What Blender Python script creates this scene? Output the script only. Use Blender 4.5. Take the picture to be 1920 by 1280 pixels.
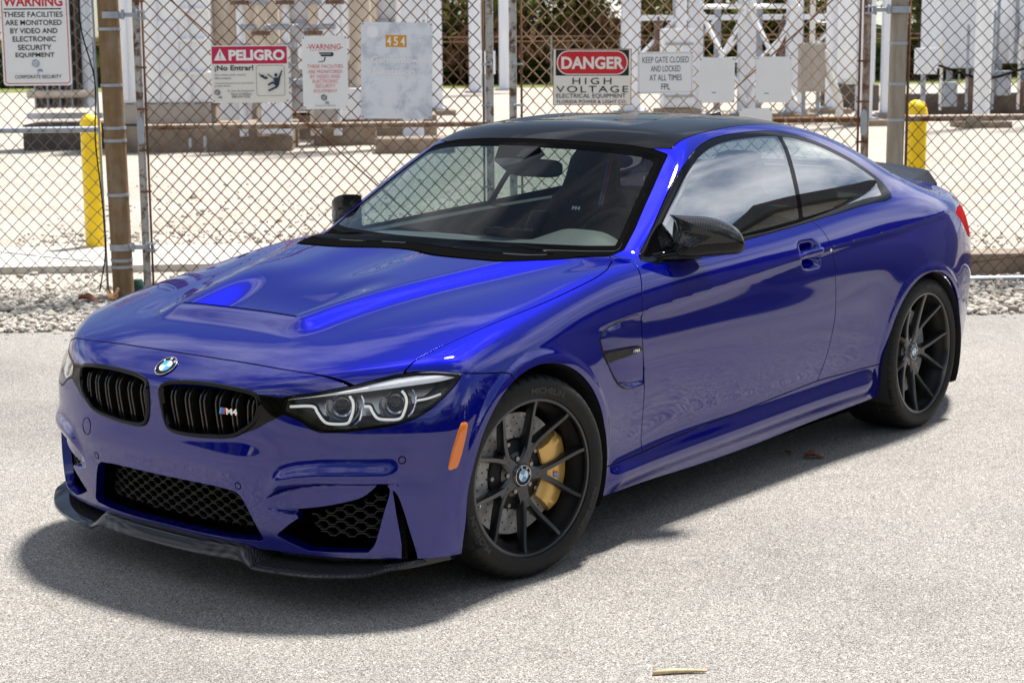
import bpy, bmesh, math, random
import numpy as np
from mathutils import Vector, Matrix
from math import radians as rad, pi, sin, cos

for _o in list(bpy.data.objects): bpy.data.objects.remove(_o)
SC = bpy.context.scene
COL = SC.collection

# ------------------------------------------------------------------ camera
cam_d = bpy.data.cameras.new('camera'); cam_o = bpy.data.objects.new('camera', cam_d); COL.objects.link(cam_o)
CAM = np.array([4.33289, 4.25199, 1.70082]); YAW, PITCH, ROLL = 3.81406271, 0.167054836, -0.0082254
_f = Vector((cos(YAW)*cos(PITCH), sin(YAW)*cos(PITCH), -sin(PITCH)))
_r = _f.cross(Vector((0,0,1))).normalized(); _u = _r.cross(_f)
_r2 = cos(ROLL)*_r + sin(ROLL)*_u; _u2 = -sin(ROLL)*_r + cos(ROLL)*_u
cam_o.matrix_world = Matrix(((_r2.x,_u2.x,-_f.x,CAM[0]),(_r2.y,_u2.y,-_f.y,CAM[1]),(_r2.z,_u2.z,-_f.z,CAM[2]),(0,0,0,1)))
cam_d.sensor_width = 36.0; cam_d.lens = 61.4625; cam_d.clip_start = 0.05; cam_d.clip_end = 800
cam_d.dof.use_dof = True; cam_d.dof.focus_distance = 5.3; cam_d.dof.aperture_fstop = 9.0
SC.camera = cam_o

# ------------------------------------------------------------------ sky, sun, exposure
SUNV = Vector((-0.40, -0.02, 1.0)).normalized()
wd = bpy.data.worlds.new('World'); SC.world = wd; wd.use_nodes = True
_nt = wd.node_tree; _nt.nodes.clear()
def _wn(t, **k):
    n = _nt.nodes.new(t)
    for a, b in k.items(): setattr(n, a, b)
    return n
_sky = _wn('ShaderNodeTexSky', sky_type='NISHITA', sun_disc=False)
_sky.sun_elevation = math.asin(SUNV.z); _sky.sun_rotation = math.atan2(SUNV.x, SUNV.y)
_sky.air_density = 1.0; _sky.dust_density = 0.3; _sky.ozone_density = 1.0
_bg = _wn('ShaderNodeBackground'); _bg.inputs[1].default_value = 0.05
_out = _wn('ShaderNodeOutputWorld')
# broken white cloud over the clear sky, offset to mirror brightly in the door
_tc = _wn('ShaderNodeTexCoord'); _mp = _wn('ShaderNodeMapping'); _mp.inputs['Scale'].default_value = (1.0, 1.0, 2.2); _mp.inputs['Location'].default_value = (8.22, 4.26, 1.98)
_cn = _wn('ShaderNodeTexNoise'); _cn.inputs['Scale'].default_value = 1.5; _cn.inputs['Detail'].default_value = 7; _cn.inputs['Roughness'].default_value = 0.58
_cr = _wn('ShaderNodeMapRange'); _cr.inputs['From Min'].default_value = 0.47; _cr.inputs['From Max'].default_value = 0.70
_cr.inputs['To Min'].default_value = 0.03; _cr.inputs['To Max'].default_value = 1.0
_cm = _wn('ShaderNodeMix', data_type='RGBA'); _cm.inputs[7].default_value = (21.0, 21.2, 21.6, 1)
_nt.links.new(_tc.outputs['Generated'], _mp.inputs[0]); _nt.links.new(_mp.outputs[0], _cn.inputs['Vector'])
_nt.links.new(_cn.outputs['Fac'], _cr.inputs['Value']); _nt.links.new(_cr.outputs[0], _cm.inputs[0])
_nt.links.new(_sky.outputs[0], _cm.inputs[6]); _nt.links.new(_cm.outputs[2], _bg.inputs[0]); _nt.links.new(_bg.outputs[0], _out.inputs[0])
sun_d = bpy.data.lights.new('sun', 'SUN'); sun_o = bpy.data.objects.new('sun', sun_d); COL.objects.link(sun_o)
sun_d.energy = 4.5; sun_d.angle = rad(6.0); sun_d.color = (1.0, 0.96, 0.90)
sun_o.rotation_euler = SUNV.to_track_quat('Z', 'Y').to_euler()
SC.view_settings.view_transform = 'Standard'; SC.view_settings.look = 'None'; SC.view_settings.gamma = 1.0
SC.view_settings.exposure = 0.90; SC.view_settings.use_curve_mapping = False
SC.cycles.sample_clamp_direct = 4.0; SC.cycles.sample_clamp_indirect = 6.0

# ------------------------------------------------------------------ generic helpers
def link(o, parent=None):
    COL.objects.link(o)
    if parent: o.parent = parent
    return o
def mesh_obj(name, V, Fc, mat, parent=None, smooth=True, normals=None):
    me = bpy.data.meshes.new(name)
    me.from_pydata([tuple(map(float, v)) for v in V], [], [tuple(map(int, f)) for f in Fc])
    if mat: me.materials.append(mat)
    if smooth: me.polygons.foreach_set('use_smooth', [True]*len(me.polygons))
    me.update()
    if normals is not None: me.normals_split_custom_set_from_vertices([tuple(map(float, n)) for n in normals])
    return link(bpy.data.objects.new(name, me), parent)
def tag(o, label=None, cat=None, group=None, kind=None):
    if label: o['label'] = label
    if cat: o['category'] = cat
    if group: o['group'] = group
    if kind: o['kind'] = kind
    return o
def empty(name, loc=(0,0,0), rz=0, parent=None):
    o = bpy.data.objects.new(name, None); o.empty_display_size = .1; link(o, parent)
    o.location = loc; o.rotation_euler = (0,0,rz); return o
class MB:
    """collects simple shapes into one mesh"""
    def __init__(s): s.V=[]; s.F=[]
    def add(s, V, Fc):
        b=len(s.V); s.V += [tuple(map(float,v)) for v in V]; s.F += [tuple(b+int(i) for i in f) for f in Fc]; return s
    def box(s, c, d, M=None):
        x,y,z=[q/2 for q in d]
        V=np.array([(-x,-y,-z),(x,-y,-z),(x,y,-z),(-x,y,-z),(-x,-y,z),(x,-y,z),(x,y,z),(-x,y,z)])
        if M is not None: V=V@np.array(M).T
        return s.add(V+np.array(c),[(0,3,2,1),(4,5,6,7),(0,1,5,4),(1,2,6,5),(2,3,7,6),(3,0,4,7)])
    def tube(s, P, r, n=8, cap=True, closed=False):
        P=np.array(P,float); m=len(P); r=np.broadcast_to(np.array(r,float),(m,)) 
        T=np.gradient(P,axis=0) if not closed else np.roll(P,-1,0)-np.roll(P,1,0)
        T/=np.linalg.norm(T,axis=1)[:,None]+1e-12
        u=np.cross(T[0],[0,0,1.]); 
        if np.linalg.norm(u)<1e-3: u=np.cross(T[0],[1.,0,0])
        V=[]; a=np.linspace(0,2*pi,n,endpoint=False)
        for i in range(m):
            u=u-T[i]*(u@T[i]); u/=np.linalg.norm(u)+1e-12; w=np.cross(T[i],u)
            V+=list(P[i]+r[i]*(np.cos(a)[:,None]*u+np.sin(a)[:,None]*w))
        Fc=[(i*n+j,i*n+(j+1)%n,(i+1)*n+(j+1)%n,(i+1)*n+j) for i in range(m-1) for j in range(n)]
        if closed: Fc+=[((m-1)*n+j,(m-1)*n+(j+1)%n,(j+1)%n,j) for j in range(n)]
        elif cap: Fc+=[tuple(range(n))[::-1],tuple((m-1)*n+j for j in range(n))]
        return s.add(V,Fc)
    def lathe(s, prof, n=48, M=None, c=(0,0,0), arc=(0,2*pi)):
        """profile (radius, height) turned round local z"""
        prof=np.array(prof,float); m=len(prof); full=abs(arc[1]-arc[0]-2*pi)<1e-6
        a=np.linspace(arc[0],arc[1],n,endpoint=not full)
        V=np.array([(p[0]*cos(t),p[0]*sin(t),p[1]) for t in a for p in prof])
        if M is not None: V=V@np.array(M).T
        k=len(a); Fc=[]
        for i in range(k if full else k-1):
            i2=(i+1)%k
            for j in range(m-1): Fc.append((i*m+j,i2*m+j,i2*m+j+1,i*m+j+1))
        return s.add(V+np.array(c),Fc)
    def prism(s, poly, h0, h1, M=None, c=(0,0,0)):
        """polygon in local xy pulled along z from h0 to h1"""
        n=len(poly); V=np.array([(p[0],p[1],h0) for p in poly]+[(p[0],p[1],h1) for p in poly],float)
        if M is not None: V=V@np.array(M).T
        return s.add(V+np.array(c),[tuple(range(n))[::-1],tuple(range(n,2*n))]+[(i,(i+1)%n,n+(i+1)%n,n+i) for i in range(n)])
    def build(s, name, mat, parent=None, smooth=False, bevel=0, auto=None):
        o=mesh_obj(name,s.V,s.F,mat,parent,smooth)
        if auto is not None: o.data.set_sharp_from_angle(angle=rad(auto))
        if bevel:
            m=o.modifiers.new('bevel','BEVEL'); m.width=bevel; m.segments=2; m.limit_method='ANGLE'
        return o

# ------------------------------------------------------------------ natural cubic splines as cardinal bases
class Spl:
    def __init__(s, xs, even=False):
        xs=np.array(xs,float); s.even=even
        if even: xs=np.concatenate([-xs[:0:-1],xs])
        s.o=np.argsort(xs); s.x=xs[s.o]; n=len(xs); s.n=n; h=np.diff(s.x)
        A=np.eye(n); B=np.zeros((n,n))
        for i in range(1,n-1):
            A[i,i-1]=h[i-1]; A[i,i]=2*(h[i-1]+h[i]); A[i,i+1]=h[i]
            B[i,i-1]=6/h[i-1]; B[i,i]=-6/h[i-1]-6/h[i]; B[i,i+1]=6/h[i]
        s.M=np.linalg.solve(A,B)
    def basis(s, q):
        q=np.asarray(q,float).ravel(); qc=np.clip(q,s.x[0],s.x[-1]); i=np.clip(np.searchsorted(s.x,qc)-1,0,s.n-2)
        h=s.x[i+1]-s.x[i]; a=(s.x[i+1]-qc)/h; b=1-a; k=np.arange(len(q))
        W=np.zeros((len(q),s.n)); W[k,i]+=a; W[k,i+1]+=b
        W+=((a**3-a)*h*h/6)[:,None]*s.M[i]+((b**3-b)*h*h/6)[:,None]*s.M[i+1]
        ex=q-qc
        if np.any(ex!=0):
            e0=np.zeros(s.n); h0=s.x[1]-s.x[0]; e0[0]=-1/h0; e0[1]=1/h0; e0-=h0/6*s.M[1]
            h1=s.x[-1]-s.x[-2]; e1=np.zeros(s.n); e1[-2]=-1/h1; e1[-1]=1/h1; e1+=h1/6*s.M[-2]
            W+=np.where(ex<0,ex,0)[:,None]*e0+np.where(ex>0,ex,0)[:,None]*e1
        if s.even:
            m=s.n//2; Wf=W[:,m:].copy(); Wf[:,1:]+=W[:,:m][:,::-1]; return Wf
        out=np.zeros_like(W); out[:,s.o]=W; return out
class Tab:
    def __init__(s, us, vs, T, ue=False, ve=False):
        s.a=Spl(us,ue); s.b=Spl(vs,ve); s.T=np.array(T,float)
    def grid(s,u,v): return s.a.basis(u)@s.T@s.b.basis(v).T
    def pts(s,u,v): return np.einsum('ij,ij->i',s.a.basis(u)@s.T,s.b.basis(v))
class Crv:
    def __init__(s,us,vs): s.a=Spl(us); s.v=np.array(vs,float)
    def __call__(s,u): u=np.asarray(u,float); return (s.a.basis(u)@s.v).reshape(u.shape)
def smax(a,b,k):
    h=np.maximum(k-np.abs(a-b),0)/k; return np.maximum(a,b)+h*h*h*k/6
def smin(a,b,k): return -smax(-a,-b,k)
def sstep(x,a,b):
    t=np.clip((x-a)/(b-a),0,1); return t*t*t*(t*(6*t-15)+10)

# ------------------------------------------------------------------ car body: four crossing height fields, blended
# car frame = world: x forward (front axle x=0), y to the car's left, z up
S_T = Tab([.55,.40,.0,-.45,-.7,-1.3,-2.0,-2.45,-2.81,-3.2,-3.6,-3.85],
          [.15,.25,.35,.45,.55,.65,.75,.85,.95,1.05], [
 [.860,.875,.888,.893,.893,.888,.870,.830,.760,.66],
 [.885,.900,.910,.913,.912,.905,.885,.842,.772,.68],
 [.885,.900,.912,.918,.918,.912,.897,.860,.795,.70],
 [.870,.878,.886,.892,.896,.897,.891,.868,.815,.73],
 [.858,.860,.864,.874,.885,.889,.887,.874,.826,.75],
 [.853,.857,.864,.878,.890,.893,.890,.885,.838,.765],
 [.860,.866,.876,.890,.900,.903,.901,.897,.851,.785],
 [.880,.890,.898,.906,.912,.915,.916,.906,.862,.80],
 [.890,.902,.914,.924,.930,.932,.928,.914,.872,.80],
 [.862,.876,.888,.897,.903,.906,.904,.890,.848,.77],
 [.700,.722,.744,.758,.766,.770,.766,.748,.700,.62],
 [.560,.590,.620,.635,.642,.645,.640,.62,.570,.48]])
ZSW = Crv([.4,-.1,-.6,-1.2,-1.67,-2.0,-2.6,-3.06,-3.5],[.775,.782,.795,.835,.872,.893,.92,.952,.965])   # swage line
ASW = Crv([.5,.0,-.35,-.7,-1.2,-2.0,-2.6,-3.1,-3.6],[0,0,.004,.011,.013,.013,.011,.007,0])
FA = (0.0,.335); RA = (-2.79,.335)
def S_add(x,z):
    d=z-ZSW(x); a=ASW(x)
    # ledge above the line, undercut below it
    w=.055
    o = np.where(d<0, -a*.75*np.exp(-(np.maximum(-d-.03,0)/.085)**2)*sstep(-d,-.006,.042), 0)
    # wheel arch lips
    for (cx,cz),r0 in ((FA,.372),(RA,.375)):
        r=np.hypot(x-cx,z-cz)
        o = o + .005*(1-sstep(r,r0+.016,r0+.050))*sstep(z,.16,.3)
        o = o + .011*np.exp(-((r-r0)/.11)**2)*sstep(z,.30,.5)
    # vent behind the front wheel: sharp leading edge, floor rising to the door gap
    xg=np.interp(z,[.53,.541,.563,.611,.673,.73,.753,.765,.775,.785],[-.60,-.547,-.458,-.411,-.370,-.352,-.372,-.41,-.49,-.62])
    e=xg-x
    o=o-.026*sstep(e,.0,.012)*np.exp(-np.maximum(e,0)/.11)*sstep(z,.535,.56)*(1-sstep(z,.765,.79))*(x>-.63)
    # cup behind the door handle
    o=o-.042*np.exp(-(((x+1.812)/.058)**4+((z-.872)/.044)**4))
    # skirt flare under the doors
    zs = .318+.024*(-x-.6)/1.3
    b = sstep(-x,.33,.5)*(1-sstep(-x,2.25,2.45))
    o = o + b*.030*np.exp(-((z-(zs-.075))/.05)**2)
    return o
H_T = Tab([.86,.80,.745,.69,.60,.50,.35,.10,-.2,-.5,-.8,-1.3,-2.0,-2.6,-3.0,-3.4,-3.7,-3.9],
          [0,.2,.4,.55,.68,.76,.84,.92], [
 [.640,.638,.628,.60,.55,.50,.43,.35],
 [.676,.674,.668,.645,.605,.57,.52,.45],
 [.715,.714,.705,.687,.655,.625,.58,.51],
 [.750,.748,.739,.722,.695,.67,.63,.57],
 [.789,.787,.777,.760,.737,.715,.682,.63],
 [.818,.816,.806,.790,.770,.752,.724,.68],
 [.852,.850,.841,.828,.812,.797,.774,.735],
 [.896,.894,.887,.877,.865,.853,.833,.80],
 [.942,.940,.932,.922,.910,.899,.881,.85],
 [.982,.980,.974,.964,.953,.944,.928,.895],
 [.994,.992,.988,.981,.971,.962,.947,.92],
 [.990,.990,.990,.988,.982,.976,.965,.95],
 [1.02,1.02,1.02,1.018,1.014,1.010,1.000,.985],
 [1.05,1.05,1.05,1.048,1.042,1.036,1.022,.995],
 [1.068,1.067,1.063,1.055,1.042,1.030,1.008,.97],
 [1.072,1.070,1.060,1.042,1.010,.982,.945,.89],
 [1.060,1.056,1.040,1.012,.970,.935,.89,.82],
 [.990,.985,.97,.94,.90,.87,.82,.75]], ve=True)
YR = Crv([.6,.44,.2,-.1,-.4,-.62],[.27,.295,.345,.43,.53,.60])     # dome ridge line
def H_add(x,y):
    y=np.abs(y); yr=YR(x)
    on=sstep(-x,-.545,-.42)*(1-sstep(-x,.45,.66))
    d=y-yr
    # raised dome inside the ridges with a crisp shoulder, valley outside it
    o = on*(.027*(1-sstep(d,-.03,.105))) - on*.003*np.exp(-((d-.13)/.06)**2)
    # slot and basin behind the lip
    t=sstep(-x,-.436,-.426)*(1-sstep(-x,-.36,.06))
    o = o - on*.052*t*(1-sstep(d,-.19,-.008))
    o = o - on*.016*sstep(-x,-.20,.05)*(1-sstep(-x,.2,.6))*(1-sstep(y,.0,.26))
    return o
F_T = Tab([0,.2,.4,.55,.68,.78,.86,.93], [.12,.20,.30,.40,.50,.60,.70,.80,.9], [
 [.745,.765,.783,.793,.797,.803,.812,.82,.83],
 [.744,.763,.780,.789,.793,.798,.804,.808,.815],
 [.718,.737,.755,.766,.769,.768,.762,.758,.76],
 [.684,.702,.718,.725,.725,.720,.695,.67,.66],
 [.632,.648,.660,.664,.661,.652,.605,.555,.53],
 [.562,.576,.585,.586,.580,.568,.510,.45,.41],
 [.488,.498,.502,.500,.490,.474,.415,.35,.30],
 [.405,.410,.410,.405,.392,.372,.318,.25,.20]], ue=True)
def F_add(y,z):
    y=np.abs(y)
    # bumper bar stands proud between grille and intake
    o=.012*np.exp(-((z-.455)/.055)**2)*(1-sstep(y,.30,.62))
    # overhanging lid above the side intakes, blade set back under it
    zc=np.interp(y,[.41,.43,.46,.493,.55,.615,.69,.759,.79],[.330,.345,.368,.386,.402,.412,.415,.415,.415])
    zb=np.interp(y,[.41,.44,.52,.61,.701,.735,.759,.79],[.324,.324,.317,.336,.362,.388,.412,.416])
    on=sstep(y,.42,.52)*(1-sstep(y,.78,.82))
    o=o+on*.017*np.exp(-((z-zc-.022)/.030)**2)
    o=o-on*.026*sstep(zc-z,.0,.009)*sstep(z-zb,-.012,-.002)
    # nose pinch under the grilles
    return o
B_T = Tab([0,.3,.6,.8,.93],[.1,.3,.5,.7,.9,1.1],[      # tail, value = -x
 [3.76,3.82,3.86,3.84,3.78,3.70],[3.75,3.81,3.85,3.83,3.77,3.69],[3.67,3.72,3.76,3.74,3.69,3.60],[3.52,3.57,3.61,3.60,3.54,3.44],[3.30,3.34,3.38,3.37,3.32,3.22]], ue=True)
GR_T = Tab([-1.0,-1.3,-1.6,-1.9,-2.3,-2.7,-3.1,-3.5],[0,.2,.4,.5,.6,.7],[
 [1.345,1.340,1.322,1.306,1.282,1.245],
 [1.398,1.393,1.375,1.359,1.335,1.298],
 [1.424,1.419,1.402,1.386,1.362,1.325],
 [1.428,1.423,1.406,1.390,1.365,1.326],
 [1.398,1.393,1.375,1.358,1.332,1.29],
 [1.308,1.303,1.284,1.266,1.238,1.195],
 [1.150,1.146,1.128,1.112,1.088,1.05],
 [.97,.966,.95,.936,.91,.88]], ve=True)
GS_T = Tab([-.6,-.95,-1.3,-2.0,-2.5,-2.8,-3.1,-3.5],[.9,1.0,1.1,1.2,1.3,1.4],[
 [.775,.740,.698,.652,.598,.53],
 [.810,.776,.734,.686,.628,.555],
 [.828,.796,.754,.704,.643,.567],
 [.838,.806,.764,.712,.650,.573],
 [.835,.800,.754,.698,.632,.553],
 [.820,.778,.727,.668,.600,.52],
 [.785,.728,.670,.608,.54,.47],
 [.70,.61,.53,.46,.39,.32]])
def GR_add(x,y):
    y=np.abs(y); v=sstep(-x,1.30+.0,1.50)*(1-sstep(-x,2.25,2.45))
    return -.010*v*(1-sstep(y,.27+.05*(-x-1.3),.33+.05*(-x-1.3)))
WS_Z = Crv([.85,.98,1.1,1.2,1.316,1.4],[-.235,-.46,-.675,-.860,-1.085,-1.255])
def ws_x(y,z): return WS_Z(np.maximum(z,.9))-.54*y*y
def lin(a): return a
KU = Crv([-.4,-.9,-2.2,-2.6,-3.0,-3.6],[.05,.03,.03,.07,.16,.16])
class Body:
    @staticmethod
    def comp(X,Y,Z,grid):
        if grid:
            s=S_T.grid(X,Z)+S_add(X[:,None],Z[None,:]); h=H_T.grid(X,Y)+H_add(X[:,None]+0*Y[None,:],Y[None,:]+0*X[:,None])
            f=F_T.grid(Y,Z)+F_add(Y[:,None],Z[None,:]); b=B_T.grid(Y,Z)
            gr=GR_T.grid(X,Y)+GR_add(X[:,None]+0*Y[None,:],Y[None,:]+0*X[:,None]); gs=GS_T.grid(X,np.maximum(Z,.93)); w=ws_x(Y[:,None],Z[None,:]+0*Y[:,None]); ku=KU(X)
            x=X[:,None,None]; y=Y[None,:,None]; z=Z[None,None,:]
            s=s[:,None,:]; gs=gs[:,None,:]; h=h[:,:,None]; gr=gr[:,:,None]; f=f[None]; b=b[None]; w=w[None]; ku=ku[:,None,None]
        else:
            s=S_T.pts(X,Z)+S_add(X,Z); h=H_T.pts(X,Y)+H_add(X,Y); f=F_T.pts(Y,Z)+F_add(Y,Z); b=B_T.pts(Y,Z)
            gr=GR_T.pts(X,Y)+GR_add(X,Y); gs=GS_T.pts(X,np.maximum(Z,.93)); w=ws_x(Y,Z); ku=KU(X); x,y,z=X,Y,Z
        ay=np.abs(y)
        return x,ay,z,s,h,f,b,gr,gs,w,ku
    @staticmethod
    def parts(X,Y,Z,grid=False):
        x,ay,z,s,h,f,b,gr,gs,w,ku=Body.comp(X,Y,Z,grid)
        low=smax(z-h, ay-s, .075)
        low=smax(low, (x-f)*.9, .05)
        low=smax(low, (-x-b)*.9, .12)
        ws=(x-w)*.47
        top=smax((z-gr), (ay-gs)*.88, .10)
        top=smax(top, ws, .035)
        return low,top,ku,ws
    @staticmethod
    def f(X,Y,Z,grid=False):
        low,top,ku,_=Body.parts(X,Y,Z,grid)
        return smin(low,top,ku)
    @staticmethod
    def grad(P,fn=None,e=2e-4,v=None):
        fn=fn or Body.f; g=np.zeros_like(P)
        if v is None: v=fn(P[:,0],P[:,1],P[:,2])
        for i in range(3):
            a=P.copy(); a[:,i]+=e; g[:,i]=(fn(a[:,0],a[:,1],a[:,2])-v)/e
        return g
    @staticmethod
    def project(P,fn=None,n=2,amax=.012):
        fn=fn or Body.f
        for _ in range(n):
            v=fn(P[:,0],P[:,1],P[:,2]); g=Body.grad(P,fn,v=v)
            st=(v/np.maximum((g*g).sum(1),1e-6))[:,None]*g
            L=np.linalg.norm(st,axis=1)[:,None]; P=P-st*np.minimum(1,amax/np.maximum(L,1e-9))
        return P
    @staticmethod
    def normals(P,fn=None):
        g=Body.grad(P,fn); n=g/np.maximum(np.linalg.norm(g,axis=1),1e-9)[:,None]
        m=np.abs(P[:,1])<1e-5; n[m,1]=0; return n/np.linalg.norm(n,axis=1)[:,None]

def surface_net(fn, X, Y, Z):
    f=fn(X,Y,Z,True); ins=f<0
    nx,ny,nz=f.shape
    cnt=np.zeros((nx-1,ny-1,nz-1),np.int8); acc=np.zeros((nx-1,ny-1,nz-1,3),np.float32)
    G=[X,Y,Z]
    for ax in range(3):
        lo=[slice(None)]*3; hi=[slice(None)]*3; lo[ax]=slice(0,-1); hi[ax]=slice(1,None)
        a=f[tuple(lo)]; b=f[tuple(hi)]; cr=(a<0)!=(b<0)
        idx=np.argwhere(cr)
        t=(a[cr]/(a[cr]-b[cr]))
        p=np.stack([G[k][idx[:,k]] for k in range(3)],1).astype(float)
        p[:,ax]+=t*(G[ax][idx[:,ax]+1]-G[ax][idx[:,ax]])
        o=[k for k in range(3) if k!=ax]
        for d0 in (0,-1):
            for d1 in (0,-1):
                c=idx.copy(); c[:,o[0]]+=d0; c[:,o[1]]+=d1
                ok=(c>=0).all(1)&(c[:,0]<nx-1)&(c[:,1]<ny-1)&(c[:,2]<nz-1)
                c=c[ok]; np.add.at(cnt,tuple(c.T),1); np.add.at(acc,tuple(c.T),p[ok])
    m=cnt>0; vid=-np.ones(cnt.shape,int); vid[m]=np.arange(m.sum()); V=acc[m]/cnt[m][:,None]
    Q=[]
    for ax in range(3):
        lo=[slice(None)]*3; hi=[slice(None)]*3; lo[ax]=slice(0,-1); hi[ax]=slice(1,None)
        a=ins[tuple(lo)]; b=ins[tuple(hi)]; idx=np.argwhere(a!=b); flip=a[a!=b]
        o1,o2=(ax+1)%3,(ax+2)%3
        ok=(idx[:,o1]>0)&(idx[:,o2]>0)&(idx[:,o1]<f.shape[o1]-1)&(idx[:,o2]<f.shape[o2]-1); idx=idx[ok]; flip=flip[ok]
        q=[]
        for d1,d2 in ((-1,-1),(0,-1),(0,0),(-1,0)):
            c=idx.copy(); c[:,o1]+=d1; c[:,o2]+=d2; q.append(vid[tuple(c.T)])
        q=np.stack(q,1); q[~flip]=q[~flip][:,::-1]; Q.append(q)
    return V.astype(float), np.concatenate(Q)

def clip(V, F, val, iso=0.0, bump=None):
    """keep the part of the mesh where val>iso; F list of index tuples; returns V,F (compact) and extra arrays"""
    val=val-iso; val=np.where(np.abs(val)<1e-7,1e-7,val)
    F=[tuple(f) for f in F]
    pos=val>0; newV=[]; key={}; out=[]
    n0=len(V)
    def cut(a,b):
        k=(a,b) if a<b else (b,a)
        if k not in key:
            t=val[k[0]]/(val[k[0]]-val[k[1]]); key[k]=n0+len(newV); newV.append(V[k[0]]+(V[k[1]]-V[k[0]])*t)
        return key[k]
    arr=pos
    for f in F:
        s=[arr[i] for i in f]
        if all(s): out.append(f); continue
        if not any(s): continue
        g=[]; m=len(f)
        for i in range(m):
            a=f[i]; b=f[(i+1)%m]
            if arr[a]: g.append(a)
            if arr[a]!=arr[b]: g.append(cut(a,b))
        if len(g)>=3: out.append(tuple(g))
    V2=np.concatenate([V,np.array(newV).reshape(-1,3)]) if newV else V
    return compact(V2,out)
def compact(V,F):
    if not F: return np.zeros((0,3)),[]
    used=np.unique(np.concatenate([np.array(f) for f in F])); m=-np.ones(len(V),int); m[used]=np.arange(len(used))
    return V[used],[tuple(m[list(f)]) for f in F]
def sdf_poly(P, poly, closed=True):
    """signed distance in 2D (positive inside) to a polygon, or unsigned to an open line"""
    poly=np.array(poly,float); A=poly; B=np.roll(poly,-1,0)
    if not closed: A=A[:-1]; B=B[:-1]
    P=np.asarray(P,float); d=np.full(len(P),1e9); ins=np.zeros(len(P),bool)
    for a,b in zip(A,B):
        ab=b-a; ap=P-a; t=np.clip((ap@ab)/max(ab@ab,1e-12),0,1); dd=np.hypot(*(ap-t[:,None]*ab).T); d=np.minimum(d,dd)
        if closed:
            c=((a[1]>P[:,1])!=(b[1]>P[:,1])); 
            with np.errstate(divide='ignore',invalid='ignore'): xi=a[0]+(P[:,1]-a[1])*(b[0]-a[0])/(b[1]-a[1])
            ins^=c&(P[:,0]<xi)
    return np.where(ins,d,-d) if closed else d
def smooth_line(pts, n=60, closed=False):
    """Catmull-Rom through the points"""
    P=np.array(pts,float); m=len(P)
    if closed: Q=np.concatenate([P[-1:],P,P[:2]]); segs=m
    else: Q=np.concatenate([2*P[:1]-P[1:2],P,2*P[-1:]-P[-2:-1]]); segs=m-1
    out=[]; k=max(2,n//segs)
    for i in range(segs):
        p0,p1,p2,p3=Q[i:i+4]
        for t in np.linspace(0,1,k,endpoint=False):
            out.append(.5*((2*p1)+(-p0+p2)*t+(2*p0-5*p1+4*p2-p3)*t*t+(-p0+3*p1-3*p2+p3)*t**3))
    if not closed: out.append(P[-1])
    return np.array(out)

# ------------------------------------------------------------------ materials
class NT:
    def __init__(s,name):
        s.m=bpy.data.materials.new(name); s.m.use_nodes=True; s.t=s.m.node_tree; s.b=s.t.nodes['Principled BSDF']; s.o=s.t.nodes['Material Output']
    def n(s,typ,ins=None,**k):
        x=s.t.nodes.new(typ)
        for a,v in k.items(): setattr(x,a,v)
        for a,v in (ins or {}).items():
            if isinstance(v,bpy.types.NodeSocket): s.t.links.new(v,x.inputs[a])
            else: x.inputs[a].default_value=v
        return x
    def set(s,**k):
        for a,v in k.items():
            i=s.b.inputs[a.replace('_',' ')]
            if isinstance(v,bpy.types.NodeSocket): s.t.links.new(v,i)
            else: i.default_value=v
        return s
    def obj(s): return s.n('ShaderNodeTexCoord').outputs['Object']
    def noise(s,scale,detail=3,rough=.5,vec=None,dist=0):
        return s.n('ShaderNodeTexNoise',{'Vector':vec or s.obj(),'Scale':scale,'Detail':detail,'Roughness':rough,'Distortion':dist}).outputs['Fac']
    def ramp(s,f,stops,interp='LINEAR'):
        r=s.n('ShaderNodeValToRGB',{'Fac':f}); e=r.color_ramp.elements; r.color_ramp.interpolation=interp
        while len(e)>1: e.remove(e[-1])
        e[0].position=stops[0][0]; e[0].color=(*stops[0][1],1)
        for p,c in stops[1:]:
            q=e.new(p); q.color=(*c,1)
        return r.outputs['Color']
    def mix(s,f,a,b,blend='MIX'):
        x=s.n('ShaderNodeMix',data_type='RGBA',blend_type=blend)
        for i,v in ((0,f),(6,a),(7,b)):
            if isinstance(v,bpy.types.NodeSocket): s.t.links.new(v,x.inputs[i])
            else: x.inputs[i].default_value=v if i==0 else (*v,1)
        return x.outputs[2]
    def math(s,op,a,b=0.0,c=0.0):
        x=s.n('ShaderNodeMath',operation=op)
        for i,v in enumerate((a,b,c)):
            if isinstance(v,bpy.types.NodeSocket): s.t.links.new(v,x.inputs[i])
            else: x.inputs[i].default_value=v
        return x.outputs[0]
    def bump(s,h,strength=.3,dist=.01):
        s.set(Normal=s.n('ShaderNodeBump',{'Height':h,'Strength':strength,'Distance':dist}).outputs[0]); return s
def simple(name,col,rough=.5,metal=0.0,coat=0.0,spec=.5,cr=.03):
    x=NT(name); x.set(Base_Color=(*col,1),Roughness=rough,Metallic=metal,Coat_Weight=coat,Coat_Roughness=cr,Specular_IOR_Level=spec); return x.m
MT={}
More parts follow.
